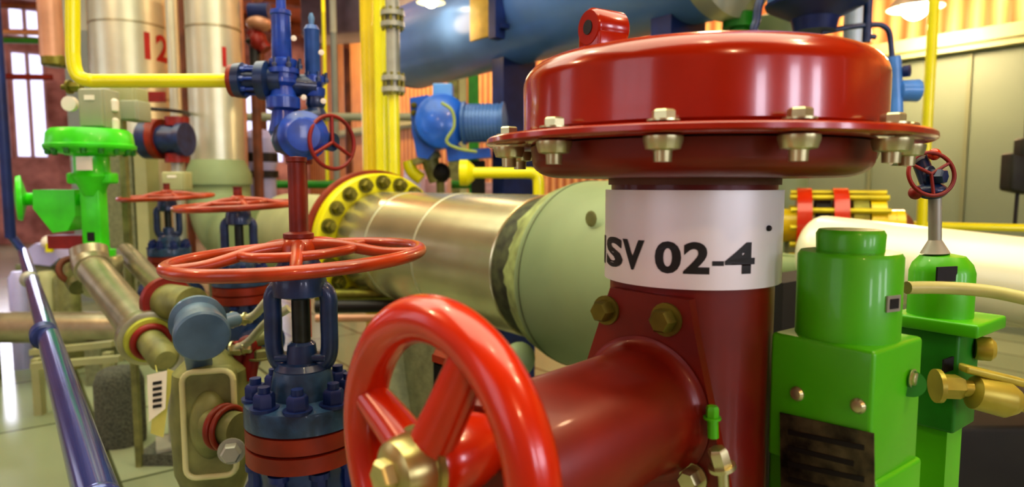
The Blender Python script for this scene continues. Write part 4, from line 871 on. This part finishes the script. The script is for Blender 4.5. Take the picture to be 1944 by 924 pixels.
obj('cap', MB().lathe([(.07, 0), (.08, .05), (.07, .14), (.03, .2)], W(1405, 34, 3.6), Z, 28), BOXC, gl_); obj('green_ring', MB().lathe([(.09, -.05), (.09, .02), (.07, .03)], W(1405, 36, 3.6), Z, 28).cyl((W(1405, 40, 3.6).x, 3.6, 0), W(1405, 40, 3.6), .05), GRD, gl_)
tag(obj('cream_cylinder', MB().lathe([(.2, 0), (.2, W(1480, 40, 4.2).z), (.1, W(1480, 28, 4.2).z)], (W(1480, 40, 4.2).x, 4.2, 0), Z, 36), CRM), 'cream cylinder top showing over the red dome under the blue cone', 'tank')
# ================================================================== LAMPS, WINDOW LIGHT AND ADDED FILL
BULB = mat('lamp_glow', (255, 236, 200), .5, 0, 0, 1, emit=14)
def glow(p, e, col=(1, .68, .4), rad=.15):
    l = bpy.data.lights.new('lamp_or_fill', 'POINT'); l.energy = e; l.color = col; l.shadow_soft_size = rad
    lo = bpy.data.objects.new('lamp_or_fill', l); C.objects.link(lo); lo.location = p
def hall_lamp(p, label, k=1):
    t = thing('hall_lamp', label, 'lamp', p, 'hall lamps hanging from the roof')
    obj('shade', MB().lathe([(.25 * k, -.02), (.24 * k, 0), (.12 * k, .16 * k), (.06 * k, .24 * k), (.05 * k, .3 * k)], p, Z, 36, cap=False), STL, t)
    obj('bulb', MB().ball(p + Z * .0, .13 * k), BULB, t); obj('cord', MB().cyl(p + Z * .28 * k, (p.x, p.y, H), .012, seg=8), BLK, t)
    glow(p - Z * .2, 170 * k ** 4)
hall_lamp(W(818, 0, 4.9), 'small glowing hall lamp set forward to show its flare over the left end of the big blue vessel', .42)  # placed before the vessel so its glow stands in for lens flare
hall_lamp(W(1738, 12, 6.6), 'glowing hall lamp in front of the orange corrugated wall at upper right')
for a_, b_ in ((5, -2.5), (2, 2.5), (-5, -3), (-12, 3), (-4, 5.6)): glow(AB(a_, b_, 5.4), 190)  # unseen warm point lights added along the hall, no fixtures
glow(Vector((.2, .2, 3.4)), 9, (1, .85, .5), .03); glow(Vector((1.3, .7, 3.2)), 9, (1, .85, .5), .03); glow(Vector((-.9, 1.6, 3.4)), 12, (1, .8, .5), .04)  # small unseen points added near the valves for warm glints
def area(loc, dirv, sx_, sy_, e, col):
    l = bpy.data.lights.new('daylight_or_fill', 'AREA'); l.shape = 'RECTANGLE'; l.size = sx_; l.size_y = sy_; l.energy = e; l.color = col
    o_ = bpy.data.objects.new('daylight_or_fill', l); C.objects.link(o_); o_.location = loc; o_.rotation_euler = Vector(dirv).to_track_quat('-Z', 'Y').to_euler(); return o_
for w in wn: area(AB(sN - .25, dL + (w[0] + w[1]) / 2, 2.9), -A, .9, 1.8, 85, (.88, .86, 1))
for w in wn2: area(AB(sL + (w[0] + w[1]) / 2, dL + .3, 3.0), B, 2.8, 3.4, 14, (1, .98, .7))
for w in wins[:1]: area(AB(sL + .3, dL + (w[0] + w[1]) / 2, 3.4), A, 3, 2.6, 150, (.85, .82, 1))
# warm wash on the corrugated wall, from area lights added without fixtures
for k in range(4):
    area(AB(-5 + k * 3.6, dR - .35, LEDGE + .3), B * .25 + Z, 2.8, .2, 34, (1, .62, .3))
for k in range(3):
    area(AB(-10 - k * 3.2, dR - 1.6, H - .4), B * .6 - Z * .8, 2.5, .4, 150, (1, .66, .36))
area(AB(-9, 2, 3.4), Z, 5, 3, 60, (1, .6, .3))  # warm uplight added in mid-hall, no fixture
area(AB(-1, 1, H - .5), -Z, 6, 4, 260, (1, 1, .74))  # overhead fill added to brighten upper edges, no fixture
area(AB(-6, 0, H - .5), -Z, 5, 4, 190, (1, 1, .8))  # second added overhead fill, farther down the hall
w = bpy.data.worlds.new('world'); bpy.context.scene.world = w; w.use_nodes = True
w.node_tree.nodes['Background'].inputs[0].default_value = (.86, .84, 1, 1); w.node_tree.nodes['Background'].inputs[1].default_value = 1.6
vs_ = bpy.context.scene.view_settings; vs_.view_transform = 'Standard'; vs_.look = 'Medium High Contrast'; vs_.exposure = 0.05; vs_.gamma = 1
